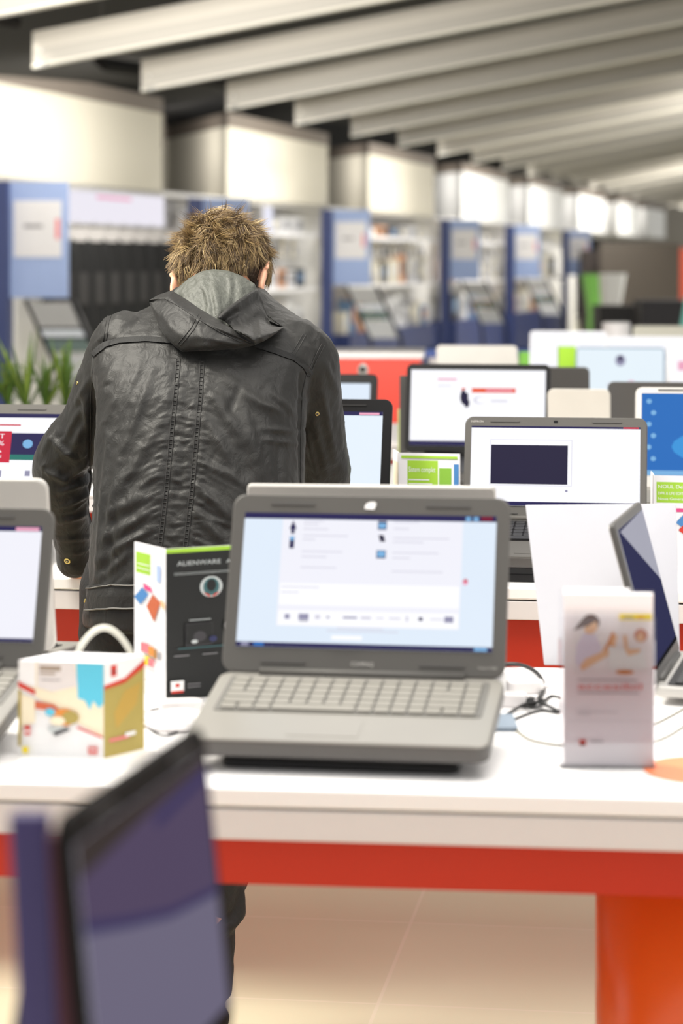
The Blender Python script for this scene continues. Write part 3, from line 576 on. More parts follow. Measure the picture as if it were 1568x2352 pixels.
# cables and adapters on the front table
def T(px, py, dz=.004): return OnZ(px, py, TZ+dz)
def cable(name, label, pts, r, m, dz=None):
    b = MB(); P3 = []
    q = [OnZ(x, y, TZ+r+(h if h else 0)) for x, y, h in pts]
    for i in range(len(q)-1):
        p0, p1, p2, p3 = q[max(i-1, 0)], q[i], q[i+1], q[min(i+2, len(q)-1)]
        for k in range(6):
            t = k/6; P3.append(.5*((2*p1)+(p2-p0)*t+(2*p0-5*p1+4*p2-p3)*t*t+(3*p1-p0-3*p2+p3)*t**3))
    P3.append(q[-1]); b.tube(P3, r, m, 8); return tag(b.build(name), label, 'cable')
CB = mat('cable_black', (24, 23, 24), .5); CG = mat('cable_grey', (120, 116, 100), .5)
cable('power_cable', 'thick black power cable curving out behind the grey laptop', [(1140, 1528, .0), (1190, 1526, .004), (1232, 1545, .006), (1248, 1575, 0), (1240, 1600, 0), (1225, 1612, 0)], .0033, CB)
cable('power_cable', 'thin black cable looping over the table right of the grey laptop', [(1120, 1672, 0), (1165, 1640, 0), (1225, 1612, .006), (1285, 1635, 0)], .0022, CB)
cable('power_cable', 'thin black cable crossing the lower loop right of the grey laptop', [(1122, 1676, 0), (1180, 1652, 0), (1240, 1632, 0), (1282, 1638, 0)], .0020, CB)
cable('power_cable', 'thin black cable running from laptop edge towards the leaflet holder', [(1140, 1605, 0), (1190, 1618, 0), (1230, 1626, .004), (1262, 1600, 0), (1286, 1602, 0)], .0020, CB)
cable('network_cable', 'grey thin cable curving on the table before the leaflet holder', [(1150, 1672, 0), (1180, 1675, 0), (1215, 1698, 0), (1270, 1710, 0), (1300, 1711, 0)], .0018, CG)
cable('network_cable', 'grey thin cable at the right edge below the side-on laptop', [(1500, 1705, 0), (1535, 1690, 0), (1575, 1665, 0)], .0016, CG)
cable('network_cable', 'grey thin cable right of the leaflet holder under the side-on laptop', [(1500, 1665, 0), (1530, 1650, 0), (1570, 1628, 0)], .0016, CG)
cable('power_cable', 'black cable tangle between the carton and the grey laptop', [(335, 1635, 0), (370, 1628, 0), (400, 1650, .003), (440, 1660, 0), (380, 1690, 0), (340, 1672, 0)], .0016, CB)
cable('power_cable', 'black cable running under the tall brochure', [(350, 1640, 0), (390, 1640, .004), (430, 1640, .004), (465, 1655, 0)], .0018, CB)
def adapter(label, x, y, L, ang, m, nm='power_adapter', cat='adapter', r=.012):
    p = OnZ(x, y, TZ); rt = thing(nm, label, cat, p, ang)
    b = MB(); b.prism(rrect(L, r*2.2, r*.9, 5), 0, r*1.6, m, None, .003); b.build('body', rt)
    b = MB(); b.tube([(L/2-.002, 0, r*.8), (L/2+.014, 0, r*.7)], [.004, .0025], m, 8); b.build('strain_relief', rt); return rt
PW = mat('white_gloss_plastic', (236, 232, 232), .3)
adapter('white power adapter behind the thick black cable', 1205, 1592, .055, R(10), PW)
adapter('white power adapter between the black cables by the laptop side', 1170, 1622, .05, R(-6), PW)
adapter('black power plug joined to the cables right of the laptop', 1215, 1622, .022, R(30), BLACK, 'power_plug', 'plug', .008)
adapter('white power adapter under the tall brochure', 415, 1638, .06, R(8), PW)
adapter('white plug on the table left of the grey laptop', 408, 1655, .035, R(-20), PW, 'power_plug', 'plug', .009)
m = MB(); p = T(1165, 1668); m.prism(rrect(.05, .1, .004, 3, p.x-.012, p.y+.03), TZ, TZ+.006, mat('blue_grey_book', (120, 134, 150), .5)); tag(m.build('booklet'), 'blue grey booklet lying by the right side of the grey laptop', 'booklet')
m = MB()
for k in range(7):
    a = [random.uniform(0, 6.28) for _ in range(2)]; c = OnZ(395, 1672, TZ); pts = []
    for i in range(25):
        t = i/24*2*PI; pts.append((c.x+(.03+.006*k*.4)*math.cos(t+a[0]), c.y+.035*math.sin(t+a[0])+.003*k, TZ+.004+.0015*k+.001*math.sin(3*t)))
    m.tube(pts, .0026, PW, 8)
tag(m.build('white_cable_coil'), 'coil of white cable between the carton and the grey laptop', 'cable')

# ---------------------------------------------------------------- the person
def union_mesh(mb, voxel, smooth, name):
    me = bpy.data.meshes.new('tmp'); me.from_pydata([tuple(v) for v in mb.v], [], mb.f)
    bm = bmesh.new(); bm.from_mesh(me)
    bmesh.ops.recalc_face_normals(bm, faces=bm.faces); bm.to_mesh(me); bm.free()
    o = bpy.data.objects.new('tmp', me); C.objects.link(o)
    r = o.modifiers.new('r', 'REMESH'); r.mode = 'VOXEL'; r.voxel_size = voxel; r.use_smooth_shade = True
    if smooth: s = o.modifiers.new('s', 'SMOOTH'); s.factor = .5; s.iterations = smooth
    dg = bpy.context.evaluated_depsgraph_get(); out = bpy.data.meshes.new_from_object(o.evaluated_get(dg)); out.name = name
    bpy.data.objects.remove(o)
    return out
def sring(px0, px1, py, Y, ry, n=32, e=2.4, dz=0., yaw=0.):
    a, b = P(px0, py, Y), P(px1, py, Y); c = (a+b)/2; rx = (b.x-a.x)/2; out = []
    for k in range(n):
        t = 2*PI*k/n; cs, sn = math.cos(t), math.sin(t)
        x = math.copysign(abs(cs)**(2/e), cs)*rx; y = math.copysign(abs(sn)**(2/e), sn)*ry
        out.append(Vector((c.x+x, c.y+y+x*yaw, c.z)))
    return out
def chain(mb, pts, seg=16):
    """tapered tube with round ends through (point, radius)"""
    m = MT['x']
    P_ = [Vector(p) for p, _ in pts]; rr = [r for _, r in pts]
    d0 = (P_[0]-P_[1]).normalized(); d1 = (P_[-1]-P_[-2]).normalized()
    A = [P_[0]+d0*rr[0]*k for k in (.98, .8, .45)]; Ar = [rr[0]*k for k in (.2, .6, .893)]
    B = [P_[-1]+d1*rr[-1]*k for k in (.45, .8, .98)]; Br = [rr[-1]*k for k in (.893, .6, .2)]
    mid, midr = [], []
    for i in range(len(P_)-1):
        p0, p1, p2, p3 = P_[max(i-1, 0)], P_[i], P_[i+1], P_[min(i+2, len(P_)-1)]
        for k in range(5):
            t = k/5; mid.append(.5*((2*p1)+(p2-p0)*t+(2*p0-5*p1+4*p2-p3)*t*t+(3*p1-p0-3*p2+p3)*t**3)); midr.append(rr[i]+(rr[i+1]-rr[i])*t)
    mid.append(P_[-1]); midr.append(rr[-1])
    mb.tube(A+mid+B, Ar+midr+Br, m, seg)
mat('x', (128, 128, 128))
XX = MT['x']
# body: legs, trunk, neck, head, arms, hands as one surface
HC = Vector(P(512, 640, 4.725)); HM = Matrix.Translation(HC) @ Matrix.Rotation(R(-19), 4, 'Z') @ Matrix.Rotation(R(-4), 4, 'Y') @ Matrix.Rotation(R(-38), 4, 'X')   # head frame: +y is where the face looks
b = MB()
b.ell((0, -.012, .022), (.079, .094, .088), XX, HM, 28, 18)          # skull
b.ell((0, .028, -.03), (.066, .066, .085), XX, HM, 24, 16)           # face
b.ell((0, .062, -.088), (.030, .026, .026), XX, HM)                  # chin
for sx in (-1, 1):
    b.ell((sx*.034, .066, -.028), (.022, .02, .018), XX, HM); b.ell((sx*.05, .02, -.07), (.018, .04, .03), XX, HM)
    b.ell((sx*.028, .079, .004), (.017, .012, .012), XX, HM, 12, 8)   # lids
b.ell((0, .088, .018), (.045, .012, .012), XX, HM)                   # brow
chain(b, [(HM @ Vector((0, .088, .004)), .009), (HM @ Vector((0, .103, -.024)), .011), (HM @ Vector((0, .108, -.036)), .013)], 10)
b.ell((0, .09, -.058), (.024, .011, .007), XX, HM, 12, 8); b.ell((0, .088, -.068), (.02, .011, .007), XX, HM, 12, 8)
def ear(sx):
    M = HM @ Matrix.Translation((sx*.090, -.010, -.016)) @ Matrix.Rotation(sx*R(28), 4, 'Z') @ Matrix.Rotation(R(-8), 4, 'X')
    b.ell((0, 0, 0), (.007, .019, .034), XX, M, 16, 12)
    pts = [M @ Vector((sx*.004, -.004+.019*math.cos(t), .002+.036*math.sin(t))) for t in [R(-70+k*30) for k in range(9)]]
    b.tube(pts, .0045, XX, 8); b.ell((0, .004, -.028), (.006, .008, .009), XX, M, 10, 8)
for s_ in (-1, 1): ear(s_)
neckb = P(500, 712, 4.66)
chain(b, [(HM @ Vector((0, -.03, -.05)), .056), (P(505, 680, 4.68), .056), (neckb, .062)])
pel = Vector((-.30, 4.43, .90)); che = Vector((-.262, 4.55, 1.25))
chain(b, [(pel, .115), (Vector((-.285, 4.47, 1.05)), .11), (che, .115), (Vector((-.26, 4.60, 1.33)), .08)])
shL, shR = P(262, 800, 4.60), P(690, 815, 4.60)
elL, elR = P(143, 1055, 4.67), P(735, 1082, 4.73)
wrL, wrR = P(172, 1278, 4.765), P(728, 1200, 4.90)
chain(b, [(che+Vector((0, 0, .06)), .06), (P(292, 810, 4.60), .05), (P(240, 925, 4.63), .042), (P(205, 985, 4.65), .04), (elL, .036), ((elL*.6+wrL*.4), .037), (wrL, .025)])
chain(b, [(che+Vector((0, 0, .06)), .06), (shR, .05), ((shR+elR)/2, .045), (elR, .038), ((elR*.6+wrR*.4), .037), (wrR, .025)])
def hand(wr, fwd, side, up, flat):
    """palm and five bent fingers: fwd finger direction, side towards the thumb"""
    k0 = wr+fwd*.085
    b.loft([[wr+fwd*(.092*t)+side*(math.cos(a)*ww)+up*(math.sin(a)*.0135) for a in [2*PI*k/14 for k in range(14)]] for t, ww in ((0, .024), (.3, .034), (.65, .041), (1, .040))], XX)
    for i, (o, L) in enumerate(((.030, .072), (.010, .080), (-.010, .075), (-.029, .058))):
        p0 = wr+fwd*.078+side*o; d1 = (fwd+side*o*3).normalized()
        chain(b, [(p0, .0095), (p0+d1*L*.42+up*.006*flat, .0088), (p0+d1*L*.75-up*.004, .008), (p0+d1*L*.98-up*(.012), .0068)], 10)
    q = wr+fwd*.025+side*.026; d2 = (fwd*.6+side*.8).normalized()
    chain(b, [(q, .014), (q+d2*.03-up*.004, .0115), (q+d2*.055+fwd*.008-up*.006, .0095)], 10)
hz_ = TZ+.0135
wL2 = Vector((wrL.x+.004, 4.80, hz_+.006))
hand(wL2, Vector((.35, .93, -.02)).normalized(), Vector((.93, -.35, 0)).normalized(), Vector((0, 0, 1)), 1)
chain(b, [(wrL, .025), (wL2, .022)])
wR2 = Vector((wrR.x-.005, 4.92, .965)); hand(wR2, Vector((-.25, .96, -.12)).normalized(), Vector((-.96, -.25, 0)).normalized(), Vector((0, -.1, 1)).normalized(), 1); chain(b, [(wrR, .025), (wR2, .022)])
hipL, hipR = Vector((-.375, 4.43, .86)), Vector((-.215, 4.43, .86)); kL, kR = Vector((-.42, 4.41, .48)), Vector((-.245, 4.40, .46)); aL, aR = Vector((-.42, 4.36, .09)), Vector((-.262, 4.36, .09))
for h_, k_, a_ in ((hipL, kL, aL), (hipR, kR, aR)):
    chain(b, [(h_, .085), ((h_+k_)/2, .07), (k_, .05), ((k_+a_)/2+Vector((0, -.01, .04)), .048), (a_, .032), (a_+Vector((0, .02, -.045)), .035), (a_+Vector((0, .12, -.055)), .03)])
bodyme = union_mesh(b, .0042, 4, 'person')
SKIN = bpy.data.materials.new('skin'); SKIN.use_nodes = True
bs = SKIN.node_tree.nodes['Principled BSDF']; bs.inputs['Base Color'].default_value = (*lin((232, 176, 146)), 1); bs.inputs['Roughness'].default_value = .5
bs.inputs['Subsurface Weight'].default_value = .25; bs.inputs['Subsurface Radius'].default_value = (.012, .004, .002)
nz = SKIN.node_tree.nodes.new('ShaderNodeTexNoise'); nz.inputs['Scale'].default_value = 30; mx = SKIN.node_tree.nodes.new('ShaderNodeMix'); mx.data_type = 'RGBA'
mx.inputs[6].default_value = (*lin((226, 164, 134)), 1); mx.inputs[7].default_value = (*lin((238, 188, 158)), 1)
SKIN.node_tree.links.new(nz.outputs['Fac'], mx.inputs[0]); SKIN.node_tree.links.new(mx.outputs[2], bs.inputs['Base Color'])
bodyme.materials.clear(); bodyme.materials.append(SKIN)
for p in bodyme.polygons: p.use_smooth = True; p.material_index = 0
body = bpy.data.objects.new('person', bodyme); C.objects.link(body)
tag(body, 'person seen from behind in dark hooded jacket, bending over the second table', 'person')

# trousers
b = MB()
for h_, k_, a_ in ((hipL, kL, aL), (hipR, kR, aR)):
    bul = Vector((.03, 0, -.03)) if k_ is kR else Vector((0, 0, 0))
    chain(b, [(h_+Vector((0, 0, .03)), .112), ((h_+k_)/2, .092), (k_, .076), (k_+Vector((0, 0, -.11)), .074), ((k_*.4+a_*.6), .058), (a_+Vector((0, 0, .02)), .052), (a_+Vector((0, 0, -.03)), .05)])
b.loft([sring(245, 640, y, 4.425, r_, 24) for y, r_ in ((1290, .12), (1400, .125), (1520, .12))], XX)
tm = union_mesh(b, .008, 5, 'trousers'); CLOTH2 = mat('black_trouser_cloth', (16, 16, 17), .75, bump=.3, bscale=90)
TN = [(v.co.copy(), v.normal.copy()) for v in tm.vertices]; newco = []
for co, no in TN:
    nn = noise.noise(co*14); newco += tuple(co+no*(.006*math.sin(co.z*70+nn*5)*max(0, min(1, (0.9-co.z)*2))))
tm.vertices.foreach_set('co', newco); tm.update()
tm.materials.clear(); tm.materials.append(CLOTH2)
for p in tm.polygons: p.use_smooth = True
o = bpy.data.objects.new('trousers', tm); C.objects.link(o); o.parent = body
for a_ in (aL, aR):
    b = MB(); c = a_
    rings = []
    for t, ww, hh in ((-.09, .035, .07), (-.07, .045, .09), (0, .048, .1), (.06, .046, .085), (.12, .05, .062), (.17, .045, .05), (.19, .02, .03)):
        rings.append([Vector((c.x+ww*math.cos(x), c.y+t, .012+max(0, hh/2+hh/2*math.sin(x)))) for x in [2*PI*k/16 for k in range(16)]])
    b.loft(rings, BLACK); b.prism([(c.x+x, c.y+.05+y) for x, y in rrect(.1, .28, .045, 6)], 0, .02, BLACK); b.build('shoe', body)

# jacket
b = MB()
tors = [(192, 690, 1432, 4.41, .145), (190, 690, 1405, 4.415, .15), (202, 692, 1345, 4.42, .15), (207, 696, 1250, 4.44, .152), (209, 700, 1130, 4.47, .155), (211, 702, 1000, 4.51, .158), (212, 706, 900, 4.545, .155),
        (212, 722, 840, 4.57, .145), (216, 736, 800, 4.59, .132), (232, 732, 768, 4.605, .118), (262, 706, 742, 4.62, .10), (315, 668, 716, 4.635, .085), (372, 632, 690, 4.65, .076), (405, 600, 660, 4.665, .070)]
b.loft([sring(*t[:5], n=40, e=2.5) for t in tors], XX)
chain(b, [(P(292, 800, 4.59), .073), (P(276, 838, 4.60), .072), (P(238, 925, 4.63), .067), (P(205, 985, 4.65), .063), (P(143, 1055, 4.67), .055), (P(146, 1120, 4.69), .056), (P(160, 1200, 4.73), .044), (P(170, 1262, 4.76), .036), (P(172, 1288, 4.77), .036)], 24)
b.loft([[P(167, 1250, 4.755)+Vector((.037*math.cos(x), .037*math.sin(x), 0)) for x in [2*PI*k/20 for k in range(20)]], [P(170, 1300, 4.775)+Vector((.034*math.cos(x), .034*math.sin(x), 0)) for x in [2*PI*k/20 for k in range(20)]]], XX)
chain(b, [(P(672, 810, 4.59), .07), (P(694, 838, 4.60), .072), (P(708, 930, 4.63), .066), (P(722, 1020, 4.68), .064), (P(733, 1085, 4.72), .062), (P(735, 1140, 4.79), .054), (P(730, 1190, 4.87), .04), (P(729, 1200, 4.895), .036)], 24)
jm = union_mesh(b, .0038, 9, 'jacket')
# folds: ridges and creases along real cloth lines of the back, given as (x0,y0,x1,y1,width,height mm)
rnd = random.Random(3)
WR = []
def sl(y): return 405+(365-405)*(y-820)/430, 462+(425-462)*(y-830)/420
for i in range(24):
    y = 845+i*17.5; l_, r2 = sl(y); k = min(1, (y-820)/250)
    L = rnd.uniform(28, 60)+70*k*(i % 3 == 0)
    WR.append((l_-3, y, l_-L, y+L*rnd.uniform(.35, .75), rnd.uniform(3.5, 6), rnd.uniform(1.0, 3.2)*(.35+.65*k)))
    L = rnd.uniform(28, 60)+70*k*(i % 3 == 1)
    WR.append((r2+3, y, r2+L, y+L*rnd.uniform(.3, .8), rnd.uniform(3.5, 6), rnd.uniform(1.0, 3.2)*(.35+.65*k)))
    WR.append((l_+4, y+rnd.uniform(-6, 6), r2-4, y+rnd.uniform(-10, 10)+4, rnd.uniform(4, 6), rnd.uniform(-3, 3)))
for i in range(60):
    y = 835+i*7.1; l_, r2 = sl(y); k = .5+.5*min(1, (y-820)/250)
    for xx, sg in ((l_-2, -1), (l_+12, 1), (r2-3, -1), (r2+12, 1)):
        L = rnd.uniform(9, 26); WR.append((xx, y+rnd.uniform(-3, 3), xx+sg*L, y+L*rnd.uniform(.0, .5), rnd.uniform(2.4, 3.6), rnd.uniform(1.2, 3.0)*k))
for i in range(70):
    x, y = rnd.uniform(215, 685), rnd.uniform(840, 1330); a_ = math.atan2(y-700, x-430)+rnd.uniform(-.7, .7); L = rnd.uniform(18, 60)
    WR.append((x, y, x+L*math.cos(a_), y+L*math.sin(a_), rnd.uniform(2.5, 5), rnd.uniform(-2.4, 2.4)))
for i in range(26):
    x, y = rnd.uniform(85, 200), rnd.uniform(1000, 1280); L = rnd.uniform(15, 45); a_ = rnd.uniform(-.7, .1)
    WR.append((x, y, x+L*math.cos(a_), y+L*math.sin(a_), rnd.uniform(2.5, 4.5), rnd.uniform(-3, 3.5)))
WR += [(290, 850, 232, 1000, 9, 4), (318, 840, 272, 960, 8, 3), (350, 850, 300, 985, 9, 4), (262, 830, 238, 900, 7, 3), (340, 900, 262, 1080, 10, 4), (375, 960, 262, 1150, 12, 6), (250, 1000, 222, 1330, 7, 6), (275, 1060, 236, 1300, 8, 6),
       (300, 1140, 370, 1080, 9, 6), (252, 1180, 360, 1130, 12, 8), (240, 1240, 352, 1170, 12, 8), (230, 1290, 345, 1215, 12, 8), (228, 1330, 300, 1270, 9, 5), (300, 1330, 420, 1270, 9, 5), (262, 1200, 240, 1330, 8, -6),
       (480, 900, 560, 1010, 14, 7), (470, 960, 540, 1080, 12, 7), (520, 870, 640, 960, 13, 6), (560, 940, 600, 1100, 14, 6), (620, 900, 672, 950, 8, 6), (600, 985, 690, 992, 6, 4), (606, 1010, 690, 1020, 6, 4), (600, 930, 650, 950, 7, 5), (455, 1060, 560, 1110, 12, 6),
       (455, 1120, 540, 1200, 12, 8), (450, 1180, 530, 1260, 12, 7), (560, 870, 520, 960, 10, -5), (640, 1000, 640, 1110, 10, -5),
       (215, 870, 205, 1080, 5, -12), (693, 860, 692, 1120, 5, -12), (212, 1080, 208, 1200, 5, -8),
       (205, 870, 175, 930, 7, 7), (195, 900, 200, 980, 8, 7), (190, 980, 165, 1040, 9, 8), (120, 1010, 175, 1060, 8, 8), (150, 1100, 205, 1060, 7, 7), (140, 1130, 205, 1105, 6, 7), (145, 1165, 205, 1135, 6, 6), (140, 1200, 200, 1180, 6, 6), (100, 1080, 160, 1110, 7, 6), (140, 1240, 200, 1235, 5, 5), (98, 1040, 130, 985, 6, 5), (185, 940, 150, 1010, 7, 6), (210, 800, 250, 760, 5, 4), (220, 830, 262, 770, 5, 4),
       (735, 880, 770, 1060, 9, 5), (720, 960, 750, 1090, 9, 5), (745, 830, 775, 900, 8, 4), (705, 1000, 730, 1100, 7, 5), (228, 790, 300, 776, 5, -4), (300, 776, 392, 782, 5, -4), (590, 797, 660, 815, 5, -4), (660, 815, 705, 842, 5, -4)]
WB = [(*q_, min(q_[0], q_[2])-3*q_[4], max(q_[0], q_[2])+3*q_[4], min(q_[1], q_[3])-3*q_[4], max(q_[1], q_[3])+3*q_[4]) for q_ in WR]
def amount(x, y):
    s_ = 0
    for x0, y0, x1, y1, wd, h, bx0, bx1, by0, by1 in WB:
        if x < bx0 or x > bx1 or y < by0 or y > by1: continue
        dx, dy = x1-x0, y1-y0; L2 = dx*dx+dy*dy
        t = ((x-x0)*dx+(y-y0)*dy)/L2
        if t < -.25 or t > 1.25: continue
        tc_ = max(0, min(1, t)); ex, ey = x-x0-dx*tc_, y-y0-dy*tc_; d2 = ex*ex+ey*ey
        if d2 > 9*wd*wd: continue
        s_ += h*math.exp(-d2/(2*wd*wd*.55))*math.sin(PI*(.12+.76*tc_))
    return s_*.00105
JN = [(v.co.copy(), v.normal.copy()) for v in jm.vertices]; newco = []
for co, no in JN:
    px = XC+F*co.x/co.y; py = YH+F*(CZ-co.z)/co.y
    if no.y < .25: a = amount(px, py)
    else: a = .004*math.sin(co.z*60+4*noise.noise(Vector(co)*9))
    a += .0022*noise.noise(Vector((co.x*26, co.y*26, co.z*13)))+.0012*noise.noise(Vector(co)*60)
    newco += tuple(co+no*a)
jm.vertices.foreach_set('co', newco); jm.update()
def jacket_mat():
    m = bpy.data.materials.new('waxed_charcoal_cloth'); m.use_nodes = True; nt = m.node_tree; bb_ = nt.nodes['Principled BSDF']
    tc = nt.nodes.new('ShaderNodeTexCoord'); n1 = nt.nodes.new('ShaderNodeTexNoise'); n1.inputs['Scale'].default_value = 9; n1.inputs['Detail'].default_value = 5
    mp = nt.nodes.new('ShaderNodeMapping'); mp.inputs['Scale'].default_value = (1, 1, .55); nt.links.new(tc.outputs['Object'], mp.inputs[0]); nt.links.new(mp.outputs[0], n1.inputs['Vector'])
    mx = nt.nodes.new('ShaderNodeMix'); mx.data_type = 'RGBA'; mx.inputs[6].default_value = (*lin((20, 20, 20)), 1); mx.inputs[7].default_value = (*lin((37, 36, 34)), 1)
    nt.links.new(n1.outputs['Fac'], mx.inputs[0]); nt.links.new(mx.outputs[2], bb_.inputs['Base Color'])
    bb_.inputs['Roughness'].default_value = .52; bb_.inputs['Specular IOR Level'].default_value = .26; bb_.inputs['Sheen Weight'].default_value = .05
    n2 = nt.nodes.new('ShaderNodeTexNoise'); n2.inputs['Scale'].default_value = 48; n2.inputs['Detail'].default_value = 5; n2.inputs['Distortion'].default_value = .8
    n3 = nt.nodes.new('ShaderNodeTexNoise'); n3.inputs['Scale'].default_value = 900
    nt.links.new(mp.outputs[0], n2.inputs['Vector']); nt.links.new(tc.outputs['Object'], n3.inputs['Vector'])
    b1 = nt.nodes.new('ShaderNodeBump'); b1.inputs['Strength'].default_value = .5; b1.inputs['Distance'].default_value = .006
    b2 = nt.nodes.new('ShaderNodeBump'); b2.inputs['Strength'].default_value = .25; b2.inputs['Distance'].default_value = .001
    nt.links.new(n2.outputs['Fac'], b1.inputs['Height']); nt.links.new(n3.outputs['Fac'], b2.inputs['Height']); nt.links.new(b1.outputs['Normal'], b2.inputs['Normal']); nt.links.new(b2.outputs['Normal'], bb_.inputs['Normal'])
    return m
JM = jacket_mat(); jm.materials.clear(); jm.materials.append(JM)
for p in jm.polygons: p.use_smooth = True; p.material_index = 0
jacket = bpy.data.objects.new('jacket', jm); C.objects.link(jacket); jacket.parent = body
bvh = BVHTree.FromPolygons([v.co.copy() for v in jm.vertices], [tuple(p.vertices) for p in jm.polygons])
EYE = Vector((0, 0, CZ))
def hit(px, py, off=.002):
    d = (P(px, py, 5)-EYE).normalized(); h, n, i, dist = bvh.ray_cast(EYE, d)
    if h is None: return None, None
    return h+n*off if n.y < 0 else h-n*off, n
def resample(pts, n):
    L = [0]
    for a, c in zip(pts, pts[1:]): L.append(L[-1]+math.dist(a, c))
    out = []
    for k in range(n):
        t = L[-1]*k/(n-1); i = 0
        while i < len(L)-2 and L[i+1] < t: i += 1
        u = (t-L[i])/((L[i+1]-L[i]) or 1); out.append(tuple(x+(y-x)*u for x, y in zip(pts[i], pts[i+1])))
    return out
TAPE = mat('black_seam_tape', (14, 14, 14), .8, bump=.2, bscale=300); THR = mat('seam_thread', (22, 21, 20), .7); THL = mat('pale_thread', (96, 94, 90), .6)
def seam(mb, pts, r, m, off=.0006):
    q = [hit(x, y, off)[0] for x, y in resample(pts, max(6, int(sum(math.dist(a, c) for a, c in zip(pts, pts[1:]))/9)))]
    q = [a for a in q if a is not None]
    if len(q) > 2: mb.tube(q, r, m, 6)
def strip(mb, pts, wd, m, off=.0018):
    n = max(6, int(sum(math.dist(a, c) for a, c in zip(pts, pts[1:]))/8)); q = resample(pts, n); rings = []
    for i, (x, y) in enumerate(q):
        x0, y0 = q[max(0, i-1)]; x1, y1 = q[min(n-1, i+1)]; dx, dy = x1-x0, y1-y0; L = math.hypot(dx, dy); nx, ny = -dy/L*wd/2, dx/L*wd/2
        h1, _ = hit(x+nx, y+ny, off); h2, _ = hit(x-nx, y-ny, off); h3, _ = hit(x, y, off+.0012)
        if None in (h1, h2, h3): continue
        bk = Vector((0, .006, 0)); rings.append([h1, h3, h2, h2+bk, h1+bk])
    if len(rings) > 1: mb.loft(rings, m, smooth=False)
b = MB(); strip(b, [(214, 815), (240, 792), (275, 783), (330, 779), (395, 784)], 13, TAPE, .0026); b.build('yoke_tape', jacket); b = MB(); strip(b, [(585, 792), (630, 806), (675, 822), (702, 842), (712, 862)], 14, TAPE); b.build('yoke_tape', jacket)
for xs in ((405, 399, 388, 378, 362), (460, 456, 446, 437, 420)):
    b = MB(); ys = (824, 900, 1010, 1120, 1262)
    for dx in (0, 9): seam(b, [(x+dx, y) for x, y in zip(xs, ys)], .0011, THR)
    for y in range(830, 1255, 9):      # ladder of the gathered seam
        k = max(0, [i for i in range(4) if ys[i] <= y][-1]); f_ = (y-ys[k])/(ys[k+1]-ys[k]); x = xs[k]+(xs[k+1]-xs[k])*f_; seam(b, [(x-1, y), (x+10, y+1)], .0009, THR)
    b.build('gathered_seam', jacket)
for pts in ([(255, 706), (243, 740), (236, 790)], [(262, 704), (250, 740), (243, 788)], [(695, 768), (680, 795), (665, 818)], [(702, 770), (687, 798), (672, 821)], [(738, 790), (718, 830), (703, 862), (694, 900), (691, 1000), (690, 1108)],
            [(744, 794), (724, 834), (709, 866)], [(214, 818), (212, 860), (207, 930), (208, 1020), (208, 1090)]):
    b = MB(); seam(b, pts, .0011, THR)
    if b.v: b.build('stitched_seam', jacket)
# hem band
b = MB()
strip(b, [(204, 1374), (240, 1371), (300, 1370), (380, 1371), (500, 1373), (600, 1376), (686, 1380)], 56, JM, .004)
seam(b, [(204, 1352), (260, 1345), (400, 1345), (640, 1352)], .0012, THL, .006); seam(b, [(200, 1403), (260, 1398), (400, 1398), (640, 1404)], .0016, THL, .006)
b.build('hem_band', jacket)
BRASS = mat('brass_snap', (206, 186, 120), .3, metal=.8)
for x, y, r_ in ((728, 950, .0042), (155, 1288, .0065), (178, 880, .003), (196, 1380, .0035)):
    h_, n_ = hit(x, y, 0)
    if h_ is None: continue
    b = MB(); q = n_.to_track_quat('Z', 'Y').to_matrix().to_4x4(); M = Matrix.Translation(h_) @ q
    b.prism([(r_*math.cos(k), r_*math.sin(k)) for k in [2*PI*i/20 for i in range(20)]], -.002, .0022, BRASS, M, .0006); b.prism([(r_*.55*math.cos(k), r_*.55*math.sin(k)) for k in [2*PI*i/20 for i in range(20)]], 0, .0028, INKD, M)
    if r_ > .005: b.prism([(r_*.25*math.cos(k), r_*.25*math.sin(k)) for k in [2*PI*i/12 for i in range(12)]], 0, .0034, BRASS, M)
    b.build('snap_button', jacket)
# hood lying on the shoulders: sheets with thickness
def patch(mb, top, bot, nu, nv, bulge, m, crk=.0, th=.004, fold=None, seed=0, clamp=True):
    A = [P(*p) for p in resample(top, nu)]; B = [P(*p) for p in resample(bot, nu)]
    g = []
    for j in range(nv):
        v = j/(nv-1); row = []
        for i in range(nu):
            u = i/(nu-1); q = A[i].lerp(B[i], v)
            q = q+Vector((0, -bulge*math.sin(PI*v)**.7*math.sin(PI*(.08+.84*u)), 0))
            nn = noise.noise(Vector((u*9+seed, v*3, seed)))
            q.y -= crk*(math.sin(u*34+nn*4)*.5+nn*1.2)*math.sin(PI*(.1+.8*v))
            q.y -= .003*noise.noise(Vector((u*5, v*5, seed+3)))
            if fold: q.y -= fold(u, v)
            if clamp:
                px = XC+F*q.x/q.y; py = YH+F*(CZ-q.z)/q.y; h_, _ = hit(px, py, 0)
                if h_ is not None and q.y > h_.y-.007: q = EYE+(q-EYE)*((h_.y-.007)/q.y)
            row.append(q)
        g.append(row)
    vs = [q for r_ in g for q in r_]+[q+Vector((0, th, 0)) for r_ in g for q in r_]; N = nu*nv; fs = []
    for j in range(nv-1):
        for i in range(nu-1):
            k = j*nu+i; fs.append((k, k+nu, k+nu+1, k+1)); fs.append((N+k, N+k+1, N+k+nu+1, N+k+nu))
    per = [i for i in range(nu)]+[j*nu+nu-1 for j in range(1, nv)]+[(nv-1)*nu+i for i in range(nu-2, -1, -1)]+[j*nu for j in range(nv-2, 0, -1)]
    for a, c in zip(per, per[1:]+per[:1]): fs.append((a, c, N+c, N+a))
    mb.add(vs, fs, m, True)
b = MB()
